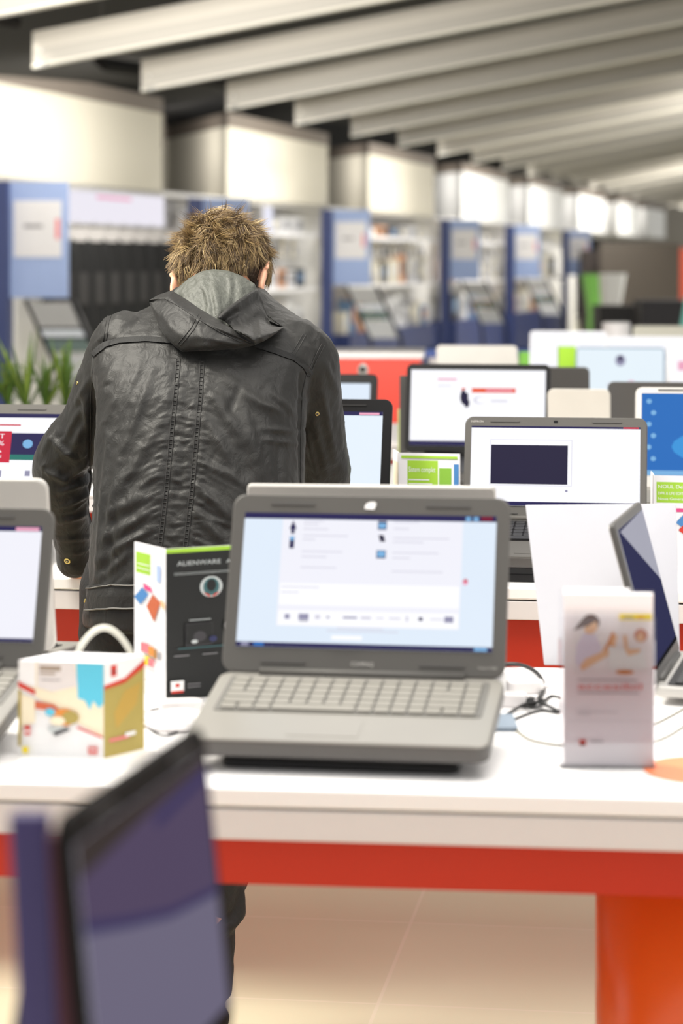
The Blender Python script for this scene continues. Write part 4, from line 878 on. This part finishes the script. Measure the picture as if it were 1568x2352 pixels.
patch(b, [(372, 700, 4.60), (400, 668, 4.60), (432, 640, 4.595), (462, 623, 4.592), (490, 618, 4.59), (525, 622, 4.59), (556, 634, 4.59), (585, 652, 4.59), (600, 690, 4.60)],
      [(400, 740, 4.52), (430, 762, 4.49), (470, 775, 4.47), (510, 780, 4.47), (545, 770, 4.50), (575, 750, 4.54), (596, 725, 4.57)], 70, 30, .022, mat('hood_lining_cloth', (70, 72, 66), .6, bump=.5, bscale=70, var=.1), .007, seed=2)
b.build('collar', jacket)
b = MB()
patch(b, [(341, 690, 4.575), (366, 676, 4.575), (394, 667, 4.57), (428, 688, 4.53), (462, 711, 4.49), (495, 731, 4.465), (525, 750, 4.45), (560, 772, 4.44), (585, 789, 4.435)],
      [(342, 692, 4.57), (350, 716, 4.54), (362, 745, 4.50), (380, 774, 4.46), (400, 795, 4.445), (418, 808, 4.44), (477, 806, 4.43), (545, 801, 4.43), (586, 793, 4.435)], 60, 30, .036, JM, .0012, seed=5,
      fold=lambda u, v: .012*math.exp(-((v-.18)/.1)**2)+.006*math.exp(-((u-.45-.2*v)/.05)**2))
patch(b, [(498, 728, 4.455), (520, 708, 4.47), (545, 690, 4.50), (570, 674, 4.535), (590, 662, 4.575), (604, 690, 4.57), (613, 722, 4.54), (632, 738, 4.52), (650, 750, 4.51)],
      [(545, 760, 4.44), (560, 770, 4.44), (575, 781, 4.435), (586, 792, 4.43), (605, 784, 4.435), (622, 774, 4.45), (636, 764, 4.47), (650, 752, 4.50)], 50, 26, .004, JM, .003, seed=9,
      fold=lambda u, v: .03*math.exp(-((v-.9)/.12)**2)-.02*math.exp(-((v-.45)/.2)**2)+.006*math.sin(v*16+u*3))
b.build('hood', jacket)
b = MB()
def hs(pts, r_=.0010):
    b.tube([P(x, y, 4.3) for x, y in pts], r_, THR, 6)
hood_o = [o for o in bpy.data.objects if o.name == 'hood'][0]; hb = BVHTree.FromPolygons([v.co.copy() for v in hood_o.data.vertices], [tuple(p.vertices) for p in hood_o.data.polygons])
for pts in ([(378, 686), (412, 704), (450, 730), (500, 760), (552, 786)], [(455, 722), (440, 752), (408, 790)], [(461, 726), (446, 756), (414, 794)]):
    q = []
    for x, y in resample(pts, 20):
        d_ = (P(x, y, 5)-EYE).normalized(); h_, n_, _, _ = hb.ray_cast(EYE, d_)
        if h_ is not None: q.append(h_+Vector((0, -.0006, 0)))
    if len(q) > 3: b.tube(q, .0009, THR, 6)
b.build('hood_stitching', jacket)

# hair: thousands of tapered strands growing from the scalp
def hair_mat():
    m = bpy.data.materials.new('hair_brown_blond'); m.use_nodes = True; nt = m.node_tree; bb_ = nt.nodes['Principled BSDF']
    g = nt.nodes.new('ShaderNodeAttribute'); g.attribute_name = 'shade'; cr = nt.nodes.new('ShaderNodeValToRGB')
    el = cr.color_ramp.elements; el[0].position = 0; el[0].color = (*lin((62, 48, 36)), 1); el[1].position = 1; el[1].color = (*lin((214, 190, 140)), 1)
    e = el.new(.4); e.color = (*lin((112, 90, 62)), 1); e = el.new(.75); e.color = (*lin((166, 140, 96)), 1)
    nt.links.new(g.outputs['Fac'], cr.inputs[0]); nt.links.new(cr.outputs[0], bb_.inputs['Base Color'])
    bb_.inputs['Roughness'].default_value = .4; bb_.inputs['Specular IOR Level'].default_value = .5
    return m
HAIR = hair_mat(); CAP = mat('hair_cap', (58, 46, 34), .7, bump=.5, bscale=200)
hr = random.Random(11); hv_, hf, hsd = [], [], []
Mi = HM.to_3x3(); MiI = Mi.inverted()
def skullp(th, ph, k=1.):           # th from the top of the head, ph azimuth (0 = right ear, -90 = back)
    return Vector((.079*k*math.sin(th)*math.cos(ph), -.012+.094*k*math.sin(th)*math.sin(ph), .022+.088*k*math.cos(th)))
crown = Vector((-.012, -.07, .085)); WDN = (MiI @ Vector((-.42, -.25, -1))).normalized(); WUP = (MiI @ Vector((-.1, -.2, 1))).normalized()
def strand(p0, n0, L, d0, lift, sw, r0, shade, tip=None, k=8, shell=1.035, fall=.10):
    pts = [p0]; d = (d0*(1-lift)+n0*lift).normalized(); q = p0.copy()
    for i in range(k):
        q = q+d*(L/k); c = q-Vector((0, -.012, .022)); e = math.sqrt((c.x/.079)**2+(c.y/.094)**2+(c.z/.088)**2)
        se = 1.01+(shell-1.01)*min(1, (i+1)/3)
        if e < se: c *= se/e; q = c+Vector((0, -.012, .022))
        if tip is not None: q = q.lerp(tip, .10*(i/k)**1.3)
        pts.append(q.copy()); nn = c.normalized(); t_ = i/k
        d = (d+sw*.30+WDN*fall-nn*.26*max(0, e-1.12)*8*.2).normalized()
    base = len(hv_)
    for i, q in enumerate(pts):
        t = (pts[min(i+1, k)]-pts[max(i-1, 0)]).normalized(); u = t.orthogonal().normalized(); w_ = t.cross(u); r_ = r0*(1-(i/k)**2*.85)
        for a in (0, 2.094, 4.189): hv_.append(HM @ (q+(u*math.cos(a)+w_*math.sin(a))*r_)); hsd.append(shade)
    for i in range(k):
        for a in range(3):
            c = (a+1) % 3; hf.append((base+i*3+a, base+i*3+c, base+i*3+3+c, base+i*3+3+a))
for ci in range(2300):
    z = 1-hr.random()*1.8; th = math.acos(max(-1, min(1, z))); ph = hr.uniform(-PI, PI)
    if math.sin(ph) > .35 and th > R(52): continue                      # the face stays free
    if abs(math.cos(ph)) > .88 and R(84) < th: continue                 # ears
    if th > R(140): continue
    n0 = Vector((math.sin(th)*math.cos(ph)/.079, math.sin(th)*math.sin(ph)/.094, math.cos(th)/.088)).normalized(); c0 = skullp(th, ph)
    nd = noise.noise_vector(c0*34); d0 = (c0-crown); d0 = d0.normalized()*.7+WDN*.8+nd*.9
    d0 = d0-n0*d0.dot(n0); d0 = d0.normalized() if d0.length > .01 else n0.orthogonal()
    up_ = max(0, n0.dot(WUP)); up_ = up_*up_
    L = .042+.010*up_*hr.uniform(.4, 1.3)+.012*hr.random(); lift = .05+.12*up_*hr.uniform(.2, 1)
    if th > R(100): L *= .7; lift = .06
    sw = noise.noise_vector(c0*55+Vector((5, 5, 5)))*(1.0+1.3*up_); sw += Vector((hr.uniform(-1, 1), hr.uniform(-1, 1), hr.uniform(-1, 1)))*(.18+.4*up_)
    sh0 = hr.random()**1.1; tip = c0+d0*L*.9+n0*(lift*L*.9+.006)
    for s_ in range(11):
        j = Vector((hr.uniform(-1, 1), hr.uniform(-1, 1), hr.uniform(-1, 1)))
        strand(c0+j*.0042, n0, L*hr.uniform(.8, 1.1), (d0+j*.08).normalized(), lift, sw, .00062, max(0, min(1, sh0*.75+hr.uniform(-.12, .32))), tip if up_ < .3 else None, shell=1.03+.17*hr.random()**1.3, fall=.10*(1-up_))
for ci in range(34):                                                   # the wild tuft on top
    c0 = skullp(R(hr.uniform(20, 55)), R(hr.uniform(-150, -100))); n0 = WUP
    a = hr.uniform(-1, 1); d0 = (n0+(MiI @ Vector((-.6+.5*a, 0, .2)))).normalized(); sw = MiI @ Vector((1.0, 0, -.9+.3*a))
    for s_ in range(3): strand(c0+Vector((hr.uniform(-.006, .006), 0, 0)), n0, hr.uniform(.045, .07), (d0+Vector((hr.uniform(-.2, .2), hr.uniform(-.3, .3), .1))).normalized(), .4, sw, .0006, hr.uniform(.3, 1), fall=0)
hm_ = bpy.data.meshes.new('hair'); hm_.from_pydata([tuple(v) for v in hv_], [], hf); hm_.materials.append(HAIR)
at_ = hm_.attributes.new('shade', 'FLOAT', 'POINT'); at_.data.foreach_set('value', hsd)
for p in hm_.polygons: p.use_smooth = True
ho = bpy.data.objects.new('hair', hm_); C.objects.link(ho); ho.parent = body
b = MB(); rings = []
for i in range(22):
    th = R(2+i*5.6); rings.append([HM @ (skullp(th, ph, 1.045) if not (math.sin(ph) > .3 and th > R(58)) else skullp(th, ph, .93)) for ph in [2*PI*k/48 for k in range(48)]])
b.loft(rings, CAP); b.build('scalp_hair', ho)

# ---------------------------------------------------------------- display wall on the left, red counter, plants, far hall
posts = [(-26, 24, 17.75), (433, 466, 22.45), (738, 764, 27.4), (1010, 1032, 34.0), (1160, 1180, 39.4), (1290, 1304, 45.6)]
place = ['at the far left edge', 'behind the head', 'right of the head', 'above the white laptop turned away', 'second from the far end', 'at the far end']
GREYW = mat('display_back_panel', (226, 224, 222), .6, var=.04, scale=3)
mb = MB()
p, q = W(10, -.4), W(50, -.4); p2, q2 = W(10, -.5), W(50, -.5); mb.prism([(p.x, p.y), (q.x, q.y), (q2.x, q2.y), (p2.x, p2.y)], 0, 2.1, GREYW)
p, q = W(10, 0), W(50, 0); p2, q2 = W(10, -.5), W(50, -.5); mb.prism([(p.x, p.y), (q.x, q.y), (q2.x, q2.y), (p2.x, p2.y)], 2.09, 2.13, GREYW)
struct(mb.build('wall_left_display'))
SIGNW = mat('sign_sheet', (222, 220, 222), .5)
for i, (x0, x1, Y) in enumerate(posts):
    a, c = P(x0, 0, Y), P(x1, 0, Y); root = thing('display_end_panel', 'navy end post with light blue sign board '+place[i], 'display panel', (a.x, Y, 0))
    m = MB(); m.box(((c.x-a.x)/2, 0, 1.045), (c.x-a.x, .3, 2.09), NAVY); m.build('post', root)
    ww = .43; m = MB(); m.box((c.x-a.x+ww/2, 0, 1.66), (ww, .04, .86), LBLUE); m.build('sign_board', root)
    m = MB(); m.box((c.x-a.x+ww/2-.01, -.024, 1.74), (ww*.82, .008, .42), SIGNW); m.box((c.x-a.x+ww*.82, -.0285, 1.74), (.03, .002, .15), I_PINK); m.box((c.x-a.x+ww*.4, -.0285, 1.76), (.14, .002, .03), INK); m.build('sign_sheet', root)
    # slanted product rack below the sign
    root = thing('slanted_rack', 'black slanted display frame '+place[i], 'display rack', (c.x+.1, Y-.25, 0))
    m = MB()
    for xx in (0, .34): m.tube([(xx+.05, 0, 1.22), (xx+.33, -.1, .62), (xx+.38, -.1, 0)], .02, BLACK, 8)
    m.build('frame', root)
    for k, (c_, f0, f1) in enumerate(((mat('rack_grey', (150, 150, 150), .5), 0, .3), (mat('rack_pale', (190, 196, 206), .5), .33, .42), (mat('rack_green', (70, 92, 88), .5), .45, .6), (mat('rack_light', (170, 172, 176), .5), .63, .95))):
        m = MB(); za, zb = 1.2-.6*f0, 1.2-.6*f1; xa, xb = .07+.28*f0, .07+.28*f1; ya, yb = -.03-.1*f0, -.03-.1*f1
        m.add([(xa, ya, za), (xa+.3, ya, za), (xb+.3, yb, zb), (xb, yb, zb), (xa, ya+.03, za), (xa+.3, ya+.03, za), (xb+.3, yb+.03, zb), (xb, yb+.03, zb)], [(0, 1, 2, 3), (7, 6, 5, 4), (0, 4, 5, 1), (1, 5, 6, 2), (2, 6, 7, 3), (3, 7, 4, 0)], c_); m.build('panel', root)
def MW(t, off=0., z=0.):
    p = W(t, off, z); return Matrix(((DD.x, -ND.x, 0, p.x), (DD.y, -ND.y, 0, p.y), (0, 0, 1, p.z), (0, 0, 0, 1)))
# shelves of the wall
WS = mat('white_shelf', (226, 222, 222), .5)
spans = [(10.5, 17.6), (22.8, 27.2), (28.6, 33.9), (35.2, 39.3), (40.6, 45.5)]
where = ['left of the far left post', 'behind the head', 'right of the head', 'above the red counter', 'near the far end']
for i, (a, c) in enumerate(spans):
    for z, lab in ((1.79, 'upper'), (1.19, 'lower')):
        m = MB(); Lw = (c-a)/.9717; m.box((Lw/2, 0, 0), (Lw, .34, .025), WS, MW(a, -.2, z)); m.box((Lw/2, -.18, .0), (Lw, .012, .05), PAPER, MW(a, -.2, z))
        tag(m.build('wall_shelf'), 'white %s wall shelf with price rail %s' % (lab, where[i]), 'shelf')
# lit poster and hanging black bags in the first bay
m = MB(); Lw = 3.0; m.box((Lw/2, 0, 1.95), (Lw, .03, .27), em('lightbox', (244, 240, 250), .95), MW(19.0, -.1)); m.box((1.6, -.017, 2.04), (.9, .004, .03), E_PK, MW(19.0, -.1))
m.box((Lw/2, .02, 1.95), (Lw+.04, .03, .31), SILV, MW(19.0, -.1)); tag(m.build('lightbox'), 'glowing white lightbox above the hanging black bags', 'lightbox')
m = MB(); m.tube([(0, 0, 1.80), (3.1, 0, 1.80)], .012, SILV, 8)
for x in (.02, 1.5, 3.08): m.tube([(x, 0, 1.80), (x, .34, 1.80)], .01, SILV, 8)
m.v = [MW(19.0, -.05) @ v for v in m.v]; tag(m.build('hanging_rail'), 'metal rail under the lightbox carrying black bags', 'rail')
BAGM = mat('bag_black', (14, 14, 15), .7); BAG2 = mat('bag_charcoal', (52, 50, 50), .6)
def bag(bw, bh, col):
    root = thing('hanging_bag', 'x', 'bag')
    m = MB(); rings = []
    for t, ww in ((0, .35), (.06, .8), (.2, .95), (.6, 1), (.95, .97), (1, .85)):
        rings.append([Vector((bw/2*ww*math.cos(a), .05*(.5+.5*t)*math.sin(a), -.09-bh*t)) for a in [2*PI*k/14 for k in range(14)]])
    m.loft(rings, col); m.build('bag_body', root)
    m = MB(); m.tube([(-bw*.22, 0, -.16), (-bw*.1, 0, -.03), (0, 0, .0), (bw*.1, 0, -.03), (bw*.22, 0, -.16)], .008, BAG2, 8); m.build('strap', root)
    m = MB(); m.tube([(.0, 0, .016), (.012, 0, .03), (0, 0, .03)], .004, SILV, 6); m.box((0, -.03, -.08), (.14, .012, .11), mat('bag_tag', (206, 202, 200), .5)); m.build('hang_tag', root)
    m = MB(); m.box((0, -.055, -.13-bh*.45), (bw*.5, .02, bh*.3), BAG2); m.build('front_pocket', root)
    return root
protoA = bag(.31, .88, BAGM)
nb = 8
for i in range(nb):
    o = protoA if i == 0 else copy_tree(protoA)
    p = MW(19.0, -.05) @ Vector((.2+i*.385, 0, 1.80)); o.location = p; o.rotation_euler = (0, 0, R(20)); o.scale = (1, 1, 1)
    o['label'] = 'black bag hanging under the lightbox, %s from the left' % ords[i] if i < nb-1 else 'last black bag hanging under the lightbox, nearest the head'; o['group'] = 'black bags on the rail'
# boxes and packs along the shelves
pk = [mat('pack_white', (224, 224, 226), .5), mat('pack_black', (40, 38, 38), .5), mat('pack_grey', (150, 150, 154), .5), mat('pack_blue', (110, 140, 176), .5), mat('pack_cream', (222, 216, 198), .5), mat('pack_orange', (206, 150, 110), .5)]
pr = random.Random(5); protos = []
for k, m_ in enumerate(pk):
    root = thing('boxed_product', 'x', 'box'); m = MB(); m.box((0, 0, .5), (1, .6, 1), m_); m.build('carton_body', root); m = MB(); m.box((0, -.305, .55), (.7, .01, .5), pk[(k+2) % 6]); m.build('front_label', root); protos.append(root)
cname = ['white', 'black', 'grey', 'pale blue', 'cream', 'orange']; used = [0]*6
rows = [(22.9, 27.0, 1.205, 11, 'on the lower shelf behind the head', .34), (22.9, 27.0, 1.805, 8, 'on the upper shelf behind the head', .2), (28.7, 33.7, 1.205, 14, 'on the lower shelf above the red counter', .42), (28.7, 33.7, 1.805, 8, 'on the upper shelf above the red counter', .2),
        (35.3, 39.2, 1.205, 9, 'on the lower shelf past the third post', .4), (35.3, 39.2, 1.805, 6, 'on the upper shelf past the third post', .18), (40.7, 45.4, 1.205, 9, 'on the lower shelf at the far end', .4), (28.7, 33.7, .62, 12, 'on the floor plinth above the red counter', .45), (35.3, 45.4, .62, 14, 'on the floor plinth at the far end', .42), (22.9, 27.0, .62, 9, 'on the floor plinth behind the head', .46)]
for a, c, z, n, wh, hm in rows:
    for i in range(n):
        k = pr.choice([0, 0, 0, 1, 2, 2, 3, 4, 4, 5]); o = copy_tree(protos[k]) if used[k] else protos[k]; used[k] = 1
        p = W(a+(c-a)*(i+.5)/n, -.2, z+.001); o.location = p; ww = (c-a)/n*pr.uniform(.5, .85); o.scale = (ww, .3, hm*pr.uniform(.55, 1)); o.rotation_euler = (0, 0, math.atan2(DD.y, DD.x))
        o['label'] = '%s boxed product %s, %s from left' % (cname[k], wh, ords[i]); o['group'] = 'boxed products '+wh
for i, (a, c, lab) in enumerate(((22.7, 27.2, 'behind the head'), (28.6, 33.9, 'above the red counter'), (35.1, 46, 'at the far end'))):
    m = MB(); Lw = (c-a)/.9717; m.box((Lw/2, 0, .31), (Lw, .4, .62), NAVY if i else WS, MW(a, -.18)); tag(m.build('floor_plinth'), '%s low display plinth along the wall %s' % ('navy' if i else 'white', lab), 'plinth')
# hanging blister packs in the bay right of the head
hook = MB(); root = thing('blister_pack', 'x', 'package'); m = MB(); m.box((0, 0, -.1), (.11, .02, .2), pk[0]); m.build('backing_card', root); m = MB(); m.box((0, -.02, -.12), (.07, .025, .11), pk[1]); m.build('blister', root)
m = MB(); m.tube([(0, 0, -.012), (0, .22, -.012)], .004, SILV, 6); m.build('hook', root)
root2 = thing('blister_pack', 'x', 'package'); m = MB(); m.box((0, 0, -.1), (.12, .02, .2), pk[4]); m.build('backing_card', root2); m = MB(); m.box((0, -.02, -.12), (.07, .025, .1), pk[2]); m.build('blister', root2); m = MB(); m.tube([(0, 0, -.012), (0, .22, -.012)], .004, SILV, 6); m.build('hook', root2)
fl = [0, 0]
for r0, (z, nm) in enumerate(((1.74, 'top row'),)):
    for bi, (a, c, wh, n) in enumerate(((28.9, 33.6, 'above the red counter', 14), (23.1, 26.9, 'right of the head', 9), (35.4, 39.0, 'past the third post', 8))):
        for i in range(n):
            k = 0 if pr.random() < .6 else 1; src = (root, root2)[k]; o = copy_tree(src) if fl[k] else src; fl[k] = 1
            o.location = W(a+(c-a)*(i+.5)/n, -.16, z); o.rotation_euler = (0, 0, math.atan2(DD.y, DD.x)); o['label'] = '%s hanging pack %s, %s from left' % (('white and black', 'cream and grey')[k], wh, ords[i]); o['group'] = 'hanging packages '+wh
m = MB(); m.box((0, 0, 0), (.3, .04, .27), em('lightbox_small', (236, 236, 250), 1.), MW(24.95, .03, 1.93)); m.box((0, .02, 0), (.33, .04, .3), SILV, MW(24.95, .03, 1.93)); tag(m.build('lightbox'), 'small glowing white lightbox right of the head', 'lightbox')
# red counter
a, c = P(700, 797, 12), P(967, 805, 11.9)
root = thing('red_counter', 'bright red orange counter with white top behind the tables', 'counter', (a.x, 12, 0), -.05)
RC = mat('bright_red_panel', (228, 62, 40), .4); m = MB(); m.box(((c.x-a.x)/2, .3, .5), (c.x-a.x, .6, 1.06-.06), RC); m.build('counter_body', root); m = MB(); m.box(((c.x-a.x)/2, .3, 1.03), (c.x-a.x+.03, .64, .03), WHITE); m.box(((c.x-a.x)/2, .3, 1.008), (c.x-a.x, .6, .02), RC); m.build('countertop', root)
root = thing('reception_desk', 'long low white counter behind the laptops beside the red one', 'counter', (P(985, 0, 13).x, 13, 0), -.05)
m = MB(); m.box((1.1, .3, .49), (2.2, .6, .98), mat('counter_pale', (214, 212, 210), .5)); m.build('counter_body', root); m = MB(); m.box((1.1, .3, 1.0), (2.24, .64, .04), mat('counter_blue', (52, 84, 160), .5)); m.build('countertop', root)
# black benches, brown partition, green and white bins, red strip
def boxobj(name, label, cat, x0, x1, y0, y1, Y, dep, m, zb=0., bev=.01):
    a, c = P(x0, y0, Y), P(x1, y1, Y); b_ = MB(); z0 = zb if zb is not None else c.z; b_.box(((a.x+c.x)/2, Y+dep/2, (a.z+z0)/2), (c.x-a.x, dep, a.z-z0), m); return tag(b_.build(name, bev=bev), label, cat)
boxobj('black_cabinet', 'low black cabinet beyond the laptops at the right', 'cabinet', 1375, 1468, 702, 0, 22.2, .6, mat('cab_black', (40, 38, 40), .6))
boxobj('black_cabinet', 'taller black cabinet with violet top at the right edge', 'cabinet', 1472, 1640, 690, 0, 21.5, .6, mat('cab_black2', (46, 44, 50), .6))
boxobj('grey_partition', 'large brown grey partition in the far right background', 'partition', 1378, 1562, 558, 0, 44, .4, mat('partition_brown', (104, 96, 88), .7))
boxobj('grey_partition', 'darker brown partition left of the large one, far right', 'partition', 1336, 1382, 575, 0, 45, .4, mat('partition_dark', (92, 84, 82), .7))
boxobj('red_banner', 'narrow red orange banner at the right edge in the distance', 'banner', 1562, 1600, 570, 0, 40, .05, mat('banner_red', (220, 90, 66), .6))
def bucket(label, x0, x1, xb0, xb1, y0, y1, Y, m):
    a, c = P(x0, y0, Y), P(x1, y0, Y); d_, e_ = P(xb0, y1, Y), P(xb1, y1, Y); b_ = MB(); rings = []
    for (p_, q_, z) in ((d_, e_, 0), (d_, e_, d_.z), (a, c, a.z)):
        rings.append([Vector(((p_.x+q_.x)/2+x*(q_.x-p_.x), Y+.15+y*.3, z)) for x, y in rrect(1, 1, .2, 4)])
    b_.loft(rings, m, smooth=False); return tag(b_.build('display_bin'), label, 'display bin')
bucket('green tapering display bin beyond the blue counter', 1340, 1384, 1354, 1378, 630, 715, 24, mat('bin_green', (130, 200, 90), .5))
bucket('white tapering display bin with green edge beside the green one', 1380, 1440, 1384, 1428, 628, 700, 23.5, mat('bin_white', (226, 226, 226), .5))
b_ = MB(); a = P(1552, 760, 14); b_.add([(a.x, 14, 0.98), (a.x+.3, 14, .98), (a.x+.3, 14, 1.4), (a.x+.06, 14, 1.3), (a.x, 14.05, .98), (a.x+.3, 14.05, .98), (a.x+.3, 14.05, 1.4), (a.x+.06, 14.05, 1.3)], [(0, 1, 2, 3), (7, 6, 5, 4), (0, 4, 5, 1), (1, 5, 6, 2), (2, 6, 7, 3), (3, 7, 4, 0)], mat('teal_card', (110, 190, 176), .5))
b_.box((a.x+.15, 14.02, .49), (.3, .06, .98), WHITE); tag(b_.build('teal_standee'), 'teal slanted card standing at the right edge', 'standee')
# planter with spiky plants
root = thing('planter', 'grey trough planter behind the laptop with the discount banner', 'planter', (P(70, 0, 9).x, 9.0, 0))
m = MB(); m.box((-.2, .1, .46), (1.1, .26, .92), mat('planter_grey', (186, 182, 176), .6)); m.build('trough', root); m = MB(); m.box((-.2, .1, .925), (1.04, .2, .02), mat('soil', (60, 48, 38), .9)); m.build('soil', root)
LEAF = mat('leaf_green', (78, 108, 40), .5, var=.2); LEAF2 = mat('leaf_yellow_green', (122, 144, 58), .5, var=.2); lr = random.Random(4)
pos = [(-30, 'at the left edge of the trough'), (20, 'second in the trough'), (62, 'in the middle of the trough, tallest'), (105, 'fourth in the trough'), (150, 'beside the arm of the person'), (-90, 'hidden at the trough end')]
for i, (px, lab) in enumerate(pos[:5]):
    c = P(px, 930, 9.1); m = MB()
    for k in range(18):
        a = lr.uniform(0, 2*PI); L = lr.uniform(.16, .30)*(1.15 if i in (2, 4) else .85); out = lr.uniform(.1, .8)
        dx, dy = math.cos(a)*out, math.sin(a)*out; pts = []
        for j in range(7):
            t = j/6; pts.append(Vector((dx*L*t*1.0, dy*L*t, L*(t-.45*out*t*t))))
        rings = []
        for j, q in enumerate(pts):
            wv = Vector((-math.sin(a), math.cos(a), 0))*(.0085*math.sin(PI*(.12+.86*j/6))); rings.append([q-wv, q+Vector((0, 0, .002)), q+wv, q-Vector((0, 0, .002))])
        m.loft(rings, LEAF if k % 3 else LEAF2)
    m.tube([(0, 0, -.0), (0, 0, .03)], .012, LEAF, 8)
    o = m.build('spiky_plant'); o.location = (c.x, 9.1, .935); tag(o, 'spiky green plant with long narrow leaves '+lab, 'plant')
bpy.data.materials.remove(MT['x'])
